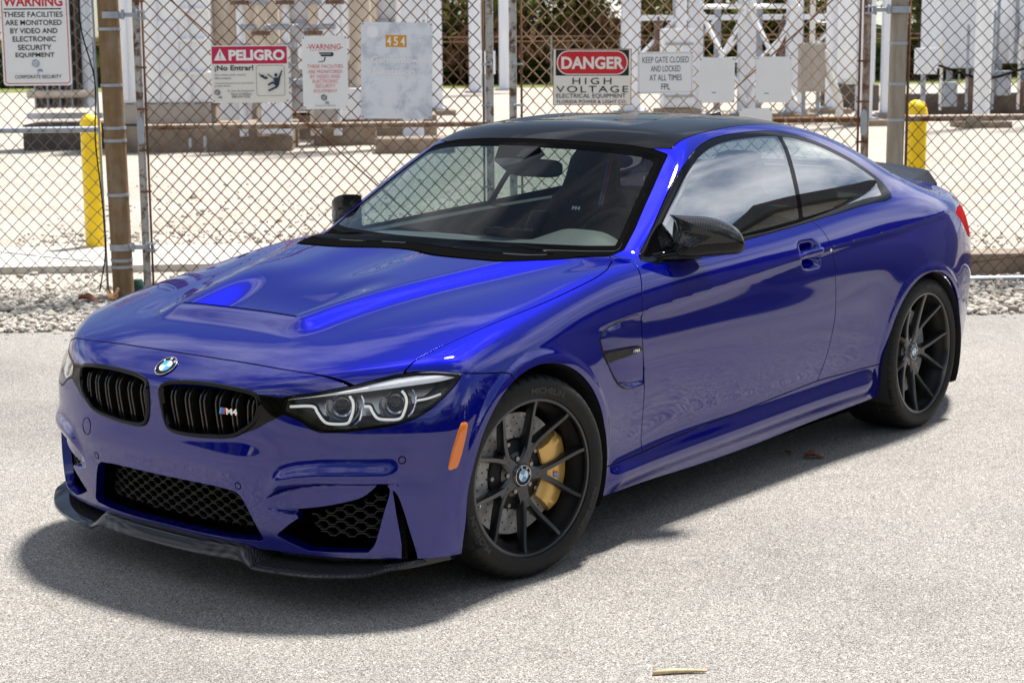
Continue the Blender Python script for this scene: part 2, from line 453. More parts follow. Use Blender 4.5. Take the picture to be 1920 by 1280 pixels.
def _paint():
    x=NT('blue_metallic_paint')
    v=x.n('ShaderNodeTexVoronoi',{'Vector':x.obj(),'Scale':1400.0}); 
    fl=x.math('MULTIPLY',x.n('ShaderNodeSeparateColor',{0:v.outputs['Color']}).outputs[0],.22)
    col=x.mix(fl,(.0005,.0024,.165),(.002,.007,.42))
    dust=x.ramp(x.noise(160,2,.6),[(.70,(0,0,0)),(.80,(.03,.03,.03))])
    x.set(Base_Color=x.mix(dust,col,(.45,.43,.40)),Metallic=.70,Roughness=.42,Specular_IOR_Level=.0,Specular_Tint=(.01,.03,.5,1),Coat_Weight=1.0,Coat_Roughness=.018,Coat_IOR=1.72)
    return x.m
MT['paint']=_paint()
def _carbon(name,sc=260,base=.018,hi=.05):
    x=NT(name); o=x.obj()
    m=x.n('ShaderNodeMapping',{'Vector':o,'Rotation':(0,0,rad(45)),'Scale':(1,1,1)}).outputs[0]
    w1=x.n('ShaderNodeTexWave',{'Vector':m,'Scale':sc*.25,'Distortion':0.0},wave_type='BANDS',bands_direction='DIAGONAL').outputs['Fac']
    w2=x.n('ShaderNodeTexWave',{'Vector':m,'Scale':sc*.25,'Distortion':0.0},wave_type='BANDS',bands_direction='X').outputs['Fac']
    c=x.n('ShaderNodeTexChecker',{'Vector':m,'Scale':sc}).outputs['Fac']
    f=x.mix(c,(0,0,0),(1,1,1)); f=x.mix(.5,f,w1)
    x.set(Base_Color=x.mix(f,(base*.4,base*.4,base*.42),(hi,hi,hi*1.02)),Metallic=.0,Roughness=.5,Specular_IOR_Level=.0,Coat_Weight=.75,Coat_Roughness=.008,Coat_IOR=1.42)
    return x.m
MT['carbon']=_carbon('carbon_fibre',230,.012,.055); MT['carbon'].node_tree.nodes['Principled BSDF'].inputs['Coat Weight'].default_value=1.0
MT['roofcarbon']=_carbon('carbon_fibre_roof',300,.006,.014)
MT['gloss']=simple('gloss_black',(.0025,.0025,.003),.4,0,.55,.0,.012)
MT['frit']=simple('black_glass_print',(.0015,.0015,.0015),.3,0,.12,.0,.01)
MT['satin']=simple('satin_black_trim',(.010,.010,.011),.42,0,0,.2)
MT['rubber']=simple('rubber_seal',(.004,.004,.004),.8,0,0,.0)
MT['plastic']=simple('black_plastic',(.016,.016,.017),.55)
MT['dark']=simple('dark_cavity',(.0025,.0025,.0025),.9,0,0,.0)
MT['chrome']=simple('chrome',(.75,.75,.77),.12,1.0)
MT['silver']=simple('reflector_silver',(.62,.63,.65),.18,1.0)
MT['white']=simple('white_enamel',(.78,.79,.80),.3,0,.6)
MT['skyblue']=simple('light_blue_enamel',(.03,.36,.72),.3,0,.6)
MT['badgeblue']=simple('badge_blue',(.02,.16,.55),.3,0,.6)
MT['badgered']=simple('badge_red',(.62,.02,.03),.3,0,.6)
MT['amber']=simple('amber_lens',(.85,.20,.01),.2,0,1.0)
MT['redlens']=simple('red_tail_lens',(.30,.003,.006),.3,0,.05,.0)
def _glass(name,tint,ior=1.5,extra=0.0,rough=0.0):
    x=NT(name); x.t.nodes.remove(x.b)
    bf=x.n('ShaderNodeNewGeometry').outputs['Backfacing']
    fr=x.n('ShaderNodeFresnel',{'IOR':x.math('ADD',ior,x.math('MULTIPLY',bf,1/ior-ior))}).outputs[0]
    if extra: fr=x.math('MAXIMUM',fr,extra)
    t=x.n('ShaderNodeBsdfTransparent',{'Color':(*tint,1)}); g=x.n('ShaderNodeBsdfGlossy',{'Color':(1,1,1,1),'Roughness':rough})
    mx=x.n('ShaderNodeMixShader',{0:fr}); x.t.links.new(t.outputs[0],mx.inputs[1]); x.t.links.new(g.outputs[0],mx.inputs[2])
    x.t.links.new(mx.outputs[0],x.o.inputs[0]); return x.m
MT['glass']=_glass('windscreen_glass',(.74,.84,.81),1.28)
MT['sideglass']=_glass('side_glass',(.56,.66,.65),1.6,.42)
MT['lens']=_glass('headlight_lens',(.95,.96,.97),1.40)

# ------------------------------------------------------------------ the car
CAR=empty('sports_coupe',(0,0,0)); tag(CAR,'deep blue two-door sports coupe with black wheels and dark carbon roof','car')
def ax(*seg):
    return np.concatenate([np.arange(a,b,h) for a,b,h in seg])
GX=ax((-3.93,-2.2,.016),(-2.2,-.9,.012),(-.9,.30,.009),(.30,.9,.0065)); GY=np.arange(-.0225,.99,.0105); GZ=ax((.03,.14,.010),(.14,.45,.0062),(.45,1.0,.0088),(1.0,1.47,.012))
V0,F0=surface_net(Body.f,GX,GY,GZ)
V0=Body.project(V0); F0=[tuple(f) for f in F0]
V0,F0=clip(V0,F0,V0[:,1]); V0[np.abs(V0[:,1])<1e-9,1]=0
SILL=Crv([.9,.45,.36,-.38,-.9,-1.9,-2.4,-3.1,-3.8],[.175,.172,.165,.185,.172,.185,.205,.24,.26])
SX=[-.30,-.388,-.639,-1.2,-1.9,-2.4,-2.5]; SZ=[.287,.288,.293,.318,.352,.349,.345]
V0,F0=clip(V0,F0,V0[:,2]-SILL(V0[:,0]))
def arch(P,c,r):
    # round opening, sides dropping straight to the ground below the axle
    dz=np.where(P[:,2]>c[1],P[:,2]-c[1],(P[:,2]-c[1])*.25); return np.hypot(P[:,0]-c[0],dz)-r
V0,F0=clip(V0,F0,arch(V0,FA,.372)); V0,F0=clip(V0,F0,arch(V0,RA,.375))
def boundary(F):
    cnt={}
    for f in F:
        m=len(f)
        for i in range(m):
            a,b=f[i],f[(i+1)%m]; k=(a,b) if a<b else (b,a)
            if k in cnt: cnt[k]=None
            else: cnt[k]=(a,b)
    return [e for e in cnt.values() if e]
def biggest(V,F):
    par=list(range(len(V)))
    def find(a):
        while par[a]!=a: par[a]=par[par[a]]; a=par[a]
        return a
    for f in F:
        r=find(f[0])
        for i in f[1:]: par[find(i)]=r
    cnt={}
    for f in F: r=find(f[0]); cnt[r]=cnt.get(r,0)+1
    k=max(cnt,key=cnt.get); return compact(V,[f for f in F if find(f[0])==k])
def panel(name,V,F,mat,parent=None,rim=.016,mirror='both',fn=None,flat=False,rmat=None):
    """mirror: 'both' = one object across the centre line, 'pair' = two objects, 'left' = only this side"""
    if not len(F): print('empty panel',name); return []
    N=Body.normals(V,fn); VV=[V]; FF=list(F); NN=[N]
    if rim:
        E=[e for e in boundary(F) if not (abs(V[e[0]][1])<1e-6 and abs(V[e[1]][1])<1e-6)]
        ids=sorted({i for e in E for i in e}); loc={v:i for i,v in enumerate(ids)}
        acc=np.zeros((len(ids),3))
        for a,b in E:
            d=np.cross(V[b]-V[a],N[a]); L=np.linalg.norm(d)
            if L>1e-9: d/=L; acc[loc[a]]+=d; acc[loc[b]]+=d
        acc/=np.maximum(np.linalg.norm(acc,axis=1),1e-9)[:,None]
        base=len(V); k=len(ids); top=V[ids]; nn=N[ids]
        r1=top-nn*.0016+acc*.0010; r2=top-nn*rim+acc*.0010
        VV+=[top,r1,r2]; b1=nn*.85+acc*.5; b1/=np.linalg.norm(b1,axis=1)[:,None]; NN+=[nn,acc,acc]
        for a,b in E:
            i,j=loc[a],loc[b]
            FF.append((base+j,base+i,base+k+i,base+k+j)); FF.append((base+k+j,base+k+i,base+2*k+i,base+2*k+j))
    Va=np.concatenate(VV); Na=np.concatenate(NN)
    Fm=[f[::-1] for f in FF]; mir=np.array([1,-1,1])
    if mirror=='both':
        n=len(Va); mp=np.arange(n)+n; cen=np.abs(Va[:,1])<2e-5; cen[len(V):]=False; mp[cen]=np.nonzero(cen)[0]; Va[cen,1]=0
        Vf,Ff=np.concatenate([Va,Va*mir]),FF+[tuple(mp[list(f)]) for f in Fm]; Nf=np.concatenate([Na,Na*mir])
        used=np.unique(np.concatenate([np.array(f) for f in Ff])); m_=-np.ones(len(Vf),int); m_[used]=np.arange(len(used))
        return [mesh_obj(name,Vf[used],[tuple(m_[list(f)]) for f in Ff],mat,parent or CAR,True,Nf[used])]
    out=[mesh_obj(name,Va,FF,mat,parent or CAR,True,Na)]
    if mirror=='pair': out.append(mesh_obj(name,Va*mir,Fm,mat,parent or CAR,True,Na*mir))
    return out
def split(VF,fn,gap=.006,gi=None):
    V,F=VF; s=fn(V); g=gap/2
    return clip(V,F,s,(g if gi is None else gi)), clip(V,F,-s,g)
REST=(V0,F0)
XZ=lambda P:P[:,[0,2]]; XY=lambda P:P[:,[0,1]]; YZ=lambda P:P[:,[1,2]]
DG=lambda P:np.stack([(P[:,1]-P[:,0])*.70711,P[:,2]],1)
def dgp(L): return [((y-x)*.70711,z) for x,y,z in L]
# side window opening
DLO=np.concatenate([smooth_line([(-.745,.952),(-.84,1.015),(-.95,1.092),(-1.08,1.178),(-1.20,1.245),(-1.34,1.302),(-1.50,1.338),(-1.70,1.352),(-1.98,1.350),(-2.20,1.316),(-2.42,1.243),(-2.60,1.160),(-2.70,1.098),(-2.712,1.062),(-2.68,1.036)],90),
   smooth_line([(-2.60,1.028),(-2.424,1.024),(-1.876,.990),(-1.452,.968),(-1.1,.949),(-.80,.937)],30)])
f_dlo=lambda P:np.where((P[:,1]>.5)&(P[:,2]>.9),sdf_poly(XZ(P),DLO),-1.)
dlo,REST=split(REST,f_dlo,.003)
BP=np.array([(-2.03,1.40),(-1.94,1.183),(-1.865,1.0),(-1.855,.95)])
def f_glass(P):
    s=sdf_poly(XZ(P),DLO)-.021
    s=np.minimum(s,sdf_poly(XZ(P),BP,False)-.016)
    s=np.minimum(s,(-P[:,0]-.895)*.7)
    s=np.minimum(s,(P[:,0]+2.625)*.95+(P[:,2]-1.07)*.25)
    return s
sg,trim=split(dlo,f_glass,.001)
dw=clip(*sg,sg[0][:,0]-np.interp(sg[0][:,2],BP[::-1,1],BP[::-1,0])); qw=clip(*sg,np.interp(sg[0][:,2],BP[::-1,1],BP[::-1,0])-sg[0][:,0])
# windscreen
WSP=[(0,1.3425),(.114,1.341),(.253,1.337),(.426,1.3255),(.52,1.312),(.586,1.294),(.637,1.186),(.697,1.049),(.718,.985),(.70,.968),(.6,.969),(.4,.975),(.2,.980),(0,.981)]
WSP=np.array([(-y,z) for y,z in WSP[:0:-1]]+WSP)
f_ws=lambda P:np.where((P[:,0]>-1.5)&(P[:,0]<-.2)&(P[:,2]>.9),sdf_poly(YZ(P),WSP),-1.)
wsr,REST=split(REST,f_ws,.003)
wsg,wst=split(wsr,lambda P:sdf_poly(YZ(P),WSP)-.014,.001)
# black print round the glass edge
frit_b=lambda P:np.minimum(sdf_poly(YZ(P),WSP)-.030, P[:,2]-(.999))
wsc,frit=split(wsg,frit_b,.0005)
# roof panel
RFP=[(-1.1,0),(-1.132,.1),(-1.146,.22),(-1.18,.40),(-1.215,.50),(-1.262,.578),(-1.45,.562),(-1.7,.55),(-2.0,.54),(-2.3,.525),(-2.42,.50),(-2.44,.3),(-2.45,0)]
RFP=np.array([(x,-y) for x,y in RFP[:0:-1]]+RFP)
f_rf=lambda P:np.where(P[:,2]>1.2,sdf_poly(XY(P),RFP),-1.)
roof,REST=split(REST,f_rf,.005)
rtr=None
# rear window
BLP=[(-2.47,0),(-2.475,.3),(-2.49,.44),(-2.55,.50),(-3.0,.52),(-3.06,.45),(-3.09,.2),(-3.09,0)]
BLP=np.array([(x,-y) for x,y in BLP[:0:-1]]+BLP)
bl,REST=split(REST,lambda P:np.where(P[:,2]>1.0,sdf_poly(XY(P),BLP),-1.),.004)
# headlight opening
HL=[(.727,.504,.669),(.678,.589,.684),(.61,.673,.703),(.556,.722,.719),(.509,.760,.731),(.462,.799,.736),(.416,.839,.734),(.347,.887,.724),(.379,.885,.695),(.422,.874,.661),(.466,.856,.629),(.505,.834,.606),(.554,.797,.588),(.613,.738,.578),(.657,.681,.570),(.694,.618,.568),(.706,.588,.578),(.718,.555,.599),(.730,.520,.612),(.740,.492,.617),(.734,.495,.648)]
HLD=np.array(dgp(HL))
f_hl=lambda P:np.where((P[:,0]>.25)&(P[:,2]>.5)&(P[:,1]>.4),sdf_poly(DG(P),HLD),-1.)
hl,REST=split(REST,f_hl,.004)
# bonnet
HDP=[(.695,0),(.693,.2),(.684,.40),(.670,.512),(.642,.602),(.606,.678),(.566,.732),(.512,.774),(.392,.781),(.167,.807),(-.092,.818),(-.393,.812),(-.52,.795),(-.590,.768),(-.66,.728),(-.692,.69),(-.628,.6),(-.553,.45),(-.481,.25),(-.451,0)]
HDP=np.concatenate([np.array([(.695,0)]),smooth_line(HDP[1:6],20),smooth_line(HDP[5:8],10),smooth_line(HDP[7:16],60),np.array(HDP[16:])])
HDP=np.concatenate([HDP*[1,-1],HDP[::-1]])[1:]
f_hd=lambda P:np.where((P[:,2]>.6)&(P[:,0]>-.8),sdf_poly(XY(P),HDP),-1.)
hood,REST=split(REST,f_hd,.0055)
# kidney openings and the black link to the headlight
KID=smooth_line([(.026,.640),(.032,.664),(.062,.677),(.134,.685),(.247,.689),(.358,.684),(.412,.674),(.428,.654),(.429,.620),(.414,.585),(.378,.554),(.328,.531),(.237,.520),(.138,.515),(.066,.520),(.040,.545),(.028,.600)],90,True)
f_kid=lambda P:np.where(P[:,0]>.6,sdf_poly(YZ(P),KID),-1.)
kid,REST=split(REST,f_kid,.002)
BEZ=np.array([(.39,.674),(.43,.670),(.512,.665),(.503,.613),(.458,.590),(.419,.566),(.37,.548)])
bez,REST=split(REST,lambda P:np.where(P[:,0]>.6,sdf_poly(YZ(P),BEZ),-1.),.002)
# lower intakes
LOW=[(0,.366),(.15,.367),(.245,.366),(.322,.360),(.344,.346),(.361,.316),(.385,.260),(.405,.216),(.398,.204),(.31,.198),(.15,.195),(0,.194)]
LOW=np.array([(-y,z) for y,z in LOW[:0:-1]]+LOW)
low,REST=split(REST,lambda P:np.where(P[:,0]>.6,sdf_poly(YZ(P),LOW),-1.),.001)
SID=np.concatenate([smooth_line([(.520,.319),(.61,.336),(.701,.362),(.735,.388),(.757,.411),(.781,.409),(.790,.389),(.776,.327),(.752,.232),(.730,.198)],40),smooth_line([(.56,.192),(.50,.212),(.455,.232)],8),np.array([(.51,.275),(.545,.300)])])
sid,REST=split(REST,lambda P:np.where(P[:,0]>.3,sdf_poly(YZ(P),SID),-1.),.001)
SLT=smooth_line([(.796,.392),(.810,.363),(.827,.275),(.840,.170),(.808,.168),(.809,.232),(.799,.352)],40,True)
slt,REST=split(REST,lambda P:np.where((P[:,0]>.3),sdf_poly(YZ(P),SLT),-1.),.001)
# tail lamp, rear bumper
TLD=np.array([(-3.22,.93),(-3.30,.945),(-3.9,.95),(-3.9,.80),(-3.42,.80),(-3.33,.82)])
tl,REST=split(REST,lambda P:np.where((P[:,0]<-3.0)&(P[:,2]<1.0),sdf_poly(XZ(P),TLD),-1.),.005)
RBP=np.array([(-3.05,.54),(-3.22,.57),(-3.40,.62),(-4.2,.65),(-4.2,.0),(-2.9,0.),(-2.9,.54)])
rb,REST=split(REST,lambda P:np.where(P[:,0]<-2.8,sdf_poly(XZ(P),RBP),-1.),.005)
# boot lid
BTP=np.array([(-3.12,-.60),(-3.12,.60),(-3.30,.66),(-4,.66),(-4,-.66),(-3.30,-.66)])
boot,REST=split(REST,lambda P:np.where(P[:,2]>.66,sdf_poly(XY(P),BTP),-1.),.005)
# sill, door, wing, nose
sz=lambda P:np.interp(-P[:,0],[-v for v in SX],SZ)
sill,REST=split(REST,lambda P:np.where((P[:,0]<-.25)&(P[:,0]>-2.6),sz(P)-P[:,2],-1.),.005)
DOOR=np.concatenate([smooth_line([(-.690,.945),(-.655,.89),(-.633,.837),(-.624,.75),(-.622,.671),(-.630,.56),(-.639,.46),(-.640,.2)],40),np.array([(-1.85,.2)]),smooth_line([(-1.89,.335),(-1.900,.353),(-1.944,.442),(-1.982,.592),(-1.990,.69),(-1.990,.767),(-1.985,.875),(-1.966,.961),(-1.925,1.02)],40),np.array([(-1.9,1.1),(-.72,1.1)])])
door,REST=split(REST,lambda P:np.where((P[:,1]>.5)&(P[:,2]<1.06),sdf_poly(XZ(P),DOOR),-1.),.006)
FEN=np.array([(.57,.78),(.512,.7325),(.462,.7375),(.416,.7355),(.347,.7255),(.26,.714),(.185,.706),(.161,.700),(.0,.55),(-.30,.1),(-.60,.1),(-.64,.3),(-.65,.6),(-.66,.85),(-.70,.945),(-.735,.975),(-.80,1.02),(-.74,1.05),(.56,1.05)])
fen,REST=split(REST,lambda P:np.where(P[:,1]>.5,sdf_poly(XZ(P),FEN),-1.),.005)
nose=clip(*REST,REST[0][:,0]-.1); REST=clip(*REST,.1-REST[0][:,0])
# cowl strip between bonnet and glass belongs to the dark scuttle
cowl=clip(*REST,np.where((REST[0][:,0]>-.72)&(REST[0][:,1]<.735),1.,-1.)); REST=clip(*REST,np.where((REST[0][:,0]>-.72)&(REST[0][:,1]<.735),-1.,1.))

panel('bonnet',*hood,MT['paint'])
NOSE=panel('front_bumper',*nose,MT['paint'],rim=.032)[0]
panel('front_wing',*fen,MT['paint'],mirror='pair')
DOORS=panel('door',*door,MT['paint'],mirror='pair')
panel('side_skirt',*sill,MT['paint'],mirror='pair')
panel('body_side',*REST,MT['paint'],mirror='pair')
panel('rear_bumper',*biggest(*rb),MT['paint']); panel('boot_lid',*biggest(*boot),MT['paint'])
panel('tail_light',*tl,MT['redlens'],mirror='pair')
panel('roof',*roof,MT['roofcarbon'])
panel('windscreen',*wsc,MT['glass'],rim=0)
panel('windscreen_surround',*frit,MT['frit'],rim=0)
panel('windscreen_seal',*wst,MT['rubber'],rim=.01)
panel('scuttle',*cowl,MT['rubber'],rim=.0)
panel('rear_window',*bl,MT['sideglass'],rim=0)
panel('door_window',*dw,MT['sideglass'],rim=0,mirror='pair')
panel('quarter_window',*qw,MT['sideglass'],rim=0,mirror='pair')
panel('window_trim',*trim,MT['gloss'],rim=.01,mirror='pair')
hl_in,hl_rim=split(hl,lambda P:sdf_poly(DG(P),HLD)-.0085,.0002)
LENS=panel('headlight',*hl_in,MT['lens'],rim=0,mirror='pair')
for _o in LENS: _o['label']='clear-lensed headlight with twin light rings'
for _o,_p in zip(panel('headlight_rim',*hl_rim,MT['gloss'],rim=.02,mirror='pair'),LENS): _o.parent=_p
panel('headlight_link_trim',*bez,MT['gloss'],rim=.01,mirror='pair')

# ------------------------------------------------------------------ car details
MIR=np.array([1,-1,1])
def surf(ax_,fix,lo,hi,n=24,d=0.0):
    """outermost body coordinate along one axis; fix = dict of the other two coordinates (arrays)"""
    other=[a for a in 'xyz' if a!=ax_]; A=np.atleast_1d(np.asarray(fix[other[0]],float)); B=np.atleast_1d(np.asarray(fix[other[1]],float)); A,B=np.broadcast_arrays(A,B)
    lo=np.full(A.shape,float(lo)); hi=np.full(A.shape,float(hi))
    def val(t):
        c={ax_:t,other[0]:A,other[1]:B}; return Body.f(c['x'].ravel(),c['y'].ravel(),c['z'].ravel()).reshape(A.shape)+d
    for _ in range(n):
        m=(lo+hi)/2; v=val(m)<0; lo=np.where(v,m,lo); hi=np.where(v,hi,m)
    return (lo+hi)/2
def sx(y,z,d=0.0): return surf('x',{'y':y,'z':z},.2,.95,d=d)
def sy(x,z,d=0.0): return surf('y',{'x':x,'z':z},.4,1.05,d=d)
def pair(mb,name,mat,parent=None,smooth=True,auto=35,bevel=0,parents=None):
    """build the shape and its mirror image across the centre line"""
    out=[]
    for k in (0,1):
        V=np.array(mb.V)*(MIR if k else 1); F=[f[::-1] for f in mb.F] if k else mb.F
        o=mesh_obj(name,V,F,mat,(parents[k] if parents else (parent or CAR)),smooth)
        if smooth and auto: o.data.set_sharp_from_angle(angle=rad(auto))
        if bevel:
            m=o.modifiers.new('bevel','BEVEL'); m.width=bevel; m.segments=2; m.limit_method='ANGLE'
        out.append(o)
    return out
_txt={}
def text2d(s,width=None,height=None,bold=0.0,space=1.0,shear=0.0):
    """flat lettering: vertices centred on the origin, faces"""
    k=(s,bold,space,shear)
    if k not in _txt:
        cu=bpy.data.curves.new('lettering','FONT'); cu.body=s; cu.align_x='CENTER'; cu.align_y='CENTER'; cu.size=1; cu.offset=bold; cu.space_character=space; cu.shear=shear; cu.resolution_u=4; cu.fill_mode='FRONT'
        ob=bpy.data.objects.new('lettering',cu); COL.objects.link(ob); dg=bpy.context.evaluated_depsgraph_get(); dg.update()
        me=ob.evaluated_get(dg).to_mesh(); V=np.array([v.co[:] for v in me.vertices]); F=[tuple(p.vertices) for p in me.polygons]
        ob.evaluated_get(dg).to_mesh_clear(); bpy.data.objects.remove(ob); bpy.data.curves.remove(cu); _txt[k]=(V,F)
    V,F=_txt[k]; V=V.copy(); mn,mx=V.min(0),V.max(0); V-= (mn+mx)/2; w,h=(mx-mn)[:2]
    sxx=width/w if width else None; syy=height/h if height else None
    if sxx is None: sxx=syy
    if syy is None: syy=sxx
    V[:,0]*=sxx; V[:,1]*=syy; return V[:,:2],F
def frame(o,xa,ya):
    xa=np.array(xa,float); xa/=np.linalg.norm(xa); ya=np.array(ya,float); ya-=xa*(ya@xa); ya/=np.linalg.norm(ya); return np.array(o,float),xa,ya,np.cross(xa,ya)
def on_frame(fr,P2,h=0.0):
    o,xa,ya,za=fr; P2=np.asarray(P2,float); return o+P2[:,:1]*xa+P2[:,1:2]*ya+h*za
def roundel(parent_mesh_fn,fr,R,parent,smallname='roundel'):
    """blue and white quartered badge with black letter ring, raised off frame fr"""
    o,xa,ya,za=fr; M=np.stack([xa,ya,za],1)
    b=MB().lathe([(0,-.004),(R,-.004),(R*1.0,.0005),(R*.965,.0016),(R*.955,.0010),(0,.0010)],40,M,o)
    rd=b.build(smallname,MT['gloss'],parent,True,auto=40)
    rg=MB().lathe([(R,.0004),(R*.985,.0018),(R*.94,.0018),(R*.93,.0008)],40,M,o).build('badge_rim',MT['chrome'],rd,True)
    MB().lathe([(R*.60,.0010),(R*.595,.0019),(R*.565,.0019),(R*.56,.0010)],40,M,o).build('inner_ring',MT['chrome'],rd,True)
    for q in range(4):
        a=np.linspace(q*pi/2,(q+1)*pi/2,10); P=np.concatenate([[(0,0)],np.stack([np.cos(a),np.sin(a)],1)*R*.565])
        MB().prism(P,.0009,.0016,M,o).build('badge_quarter',MT['white'] if q in (0,2) else MT['skyblue'],rd)
    for ch,a in (('B',138),('M',90),('W',42)):
        V,F=text2d(ch,height=R*.22,bold=.02); t=rad(a); c=np.array([cos(t),sin(t)])*R*.775; up_=np.array([cos(t),sin(t)]); rt=np.array([sin(t),-cos(t)])
        P=c+V[:,:1]*rt+V[:,1:2]*up_
        mesh_obj('badge_letter',on_frame(fr,P,.0018),F,MT['white'],rd,False)
    return rd
# --- wheels
MT['rim']=simple('satin_black_alloy',(.060,.062,.067),.28,.8,.5,cr=.12); MT['barrel']=simple('shaded_wheel_barrel',(.012,.012,.013),.45,.3,0,.3)  # barrel is the alloy tone darkened in colour for shade inside the wheel
def _tyre():
    x=NT('tyre_rubber'); n=x.noise(90,4,.6); x.set(Base_Color=x.ramp(n,[(.3,(.006,.006,.006)),(.75,(.016,.0155,.015))]),Roughness=.62,Specular_IOR_Level=.3); x.bump(x.noise(500,2),.12,.002); return x.m
MT['tyre']=_tyre()
MT['tyreletter']=simple('raised_tyre_lettering',(.030,.030,.030),.5)
MT['ceramic']=NT('ceramic_disc'); MT['ceramic'].set(Base_Color=MT['ceramic'].ramp(MT['ceramic'].noise(60,5,.7),[(.3,(.26,.255,.25)),(.7,(.50,.49,.47))]),Metallic=.25,Roughness=.5); MT['ceramic']=MT['ceramic'].m
MT['gold']=simple('gold_caliper',(.70,.43,.12),.33,.4,.5,cr=.1)
MT['steel']=simple('bolt_steel',(.30,.28,.25),.35,1.0)
def build_wheel(RL,RT,W):
    """returns list of (name, mesh data, parentname, material): local z is outward, lip plane z=0"""
    out={}
    rim=MB().lathe([(RL-.013,-.006),(RL-.017,-.022),(RL-.022,-.035),(RL-.030,-.048),(RL-.034,-.075),(RL-.036,-.16),(RL-.02,-.20),(RL-.004,-.23),(RL+.002,-.24)],96)
    out['wheel']=(rim,'barrel',True)
    out['lip']=(MB().lathe([(RL-.004,-.004),(RL,-.001),(RL+.001,.002),(RL-.003,.0035),(RL-.010,.002),(RL-.013,-.006),(RL-.0155,-.016)],96),'rim',True)
    # tyre
    prof=[(RL-.001,-.004),(RL+.002,.006),(RL+.010,.0105),(RL+.020,.0125),(RL+.030,.0130),(RT-.030,.0115),(RT-.020,.0075),(RT-.0125,.001),(RT-.0075,-.006),(RT-.0035,-.016),(RT-.0012,-.030),(RT-.0003,-.044),(RT,-.050),(RT,-.062),(RT-.007,-.064),(RT-.007,-.074),(RT,-.076),(RT,-.118),(RT-.007,-.120),(RT-.007,-.130),(RT,-.132),(RT,-.180),(RT-.007,-.182),(RT-.007,-.192),(RT,-.194),(RT-.001,-.215),(RT-.006,-.235),(RT-.02,-.25),(RT-.05,-.258),(RL,-.245)]
    prof=np.array(prof); prof[:,1]=np.where(prof[:,1]<-.04,prof[:,1]*W/.265,prof[:,1])
    n=400; t=MB(); a=np.linspace(0,2*pi,n,endpoint=False); V=[]
    dep=np.array([0]*6+[.001,.004,.0055,.006,.006,.006,.006,.004]+[0]*(len(prof)-14))
    for i,th in enumerate(a):
        g=1.0 if i%8==0 else 0.0
        r=prof[:,0]-dep*g; V.append(np.stack([r*np.cos(th),r*np.sin(th),prof[:,1]],1))
    V=np.concatenate(V); m=len(prof)
    F=[(i*m+j,((i+1)%n)*m+j,((i+1)%n)*m+j+1,i*m+j+1) for i in range(n) for j in range(m-1)]
    out['tyre']=(MB().add(V,F),'tyre',True)
    # one Y spoke along local +x
    sp=MB()
    def bar(P,w,d):
        """tapered bar: centre points P (x,y,z of the face), half widths w, depth d; chamfered section"""
        P=np.array(P,float); n=len(P); T=np.gradient(P[:,:2],axis=0); T/=np.linalg.norm(T,axis=1)[:,None]; S=np.stack([-T[:,1],T[:,0]],1); V=[]
        for i in range(n):
            for (u,h) in ((-1,-d[i]),(-1,-.007),(-.62,0),(.62,0),(1,-.007),(1,-d[i])):
                q=P[i,:2]+S[i]*u*w[i]; V.append((q[0],q[1],P[i,2]+h))
        k=6; F=[(i*k+j,(i+1)*k+j,(i+1)*k+j+1,i*k+j+1) for i in range(n-1) for j in range(k-1)]+[tuple(range(k)),tuple((n-1)*k+j for j in range(k))[::-1]]
        sp.add(V,F)
    rs=.098; H0=-.050
    bar([(.020,0,H0-.002),(.05,0,H0-.001),(.08,0,H0+.001),(rs+.012,0,H0+.004)],[.034,.025,.0215,.0235],[.05,.045,.04,.036])
    RE=RL-.007
    for s in (-1,1):
        A=[]; Wd=[]; D=[]
        for q in np.linspace(0,1,9):
            r=rs-.012+(RE-(rs-.012))*q; ang=s*rad(18.5)*(1-(1-q)**1.5)*1.0 + s*rad(5)*(1-q)
            A.append((r*cos(ang),r*sin(ang),H0+.002+(.046)*q**1.25)); Wd.append(.0112-.0030*q); D.append(.036-.010*q)
        bar(A,Wd,D)
    # dark hole in the arm
    sp.lathe([(0,.0008),(.0042,.0008),(.0052,-.001)],12,None,(.072,0,H0+.0009))
    out['spoke']=(sp,'rim',True)
    out['hub']=(MB().lathe([(.0,H0+.004),(.034,H0+.004),(.037,H0+.002),(.040,H0-.004),(.075,H0-.02),(.078,H0-.06),(0,H0-.06)],48),'rim',True)
    return out
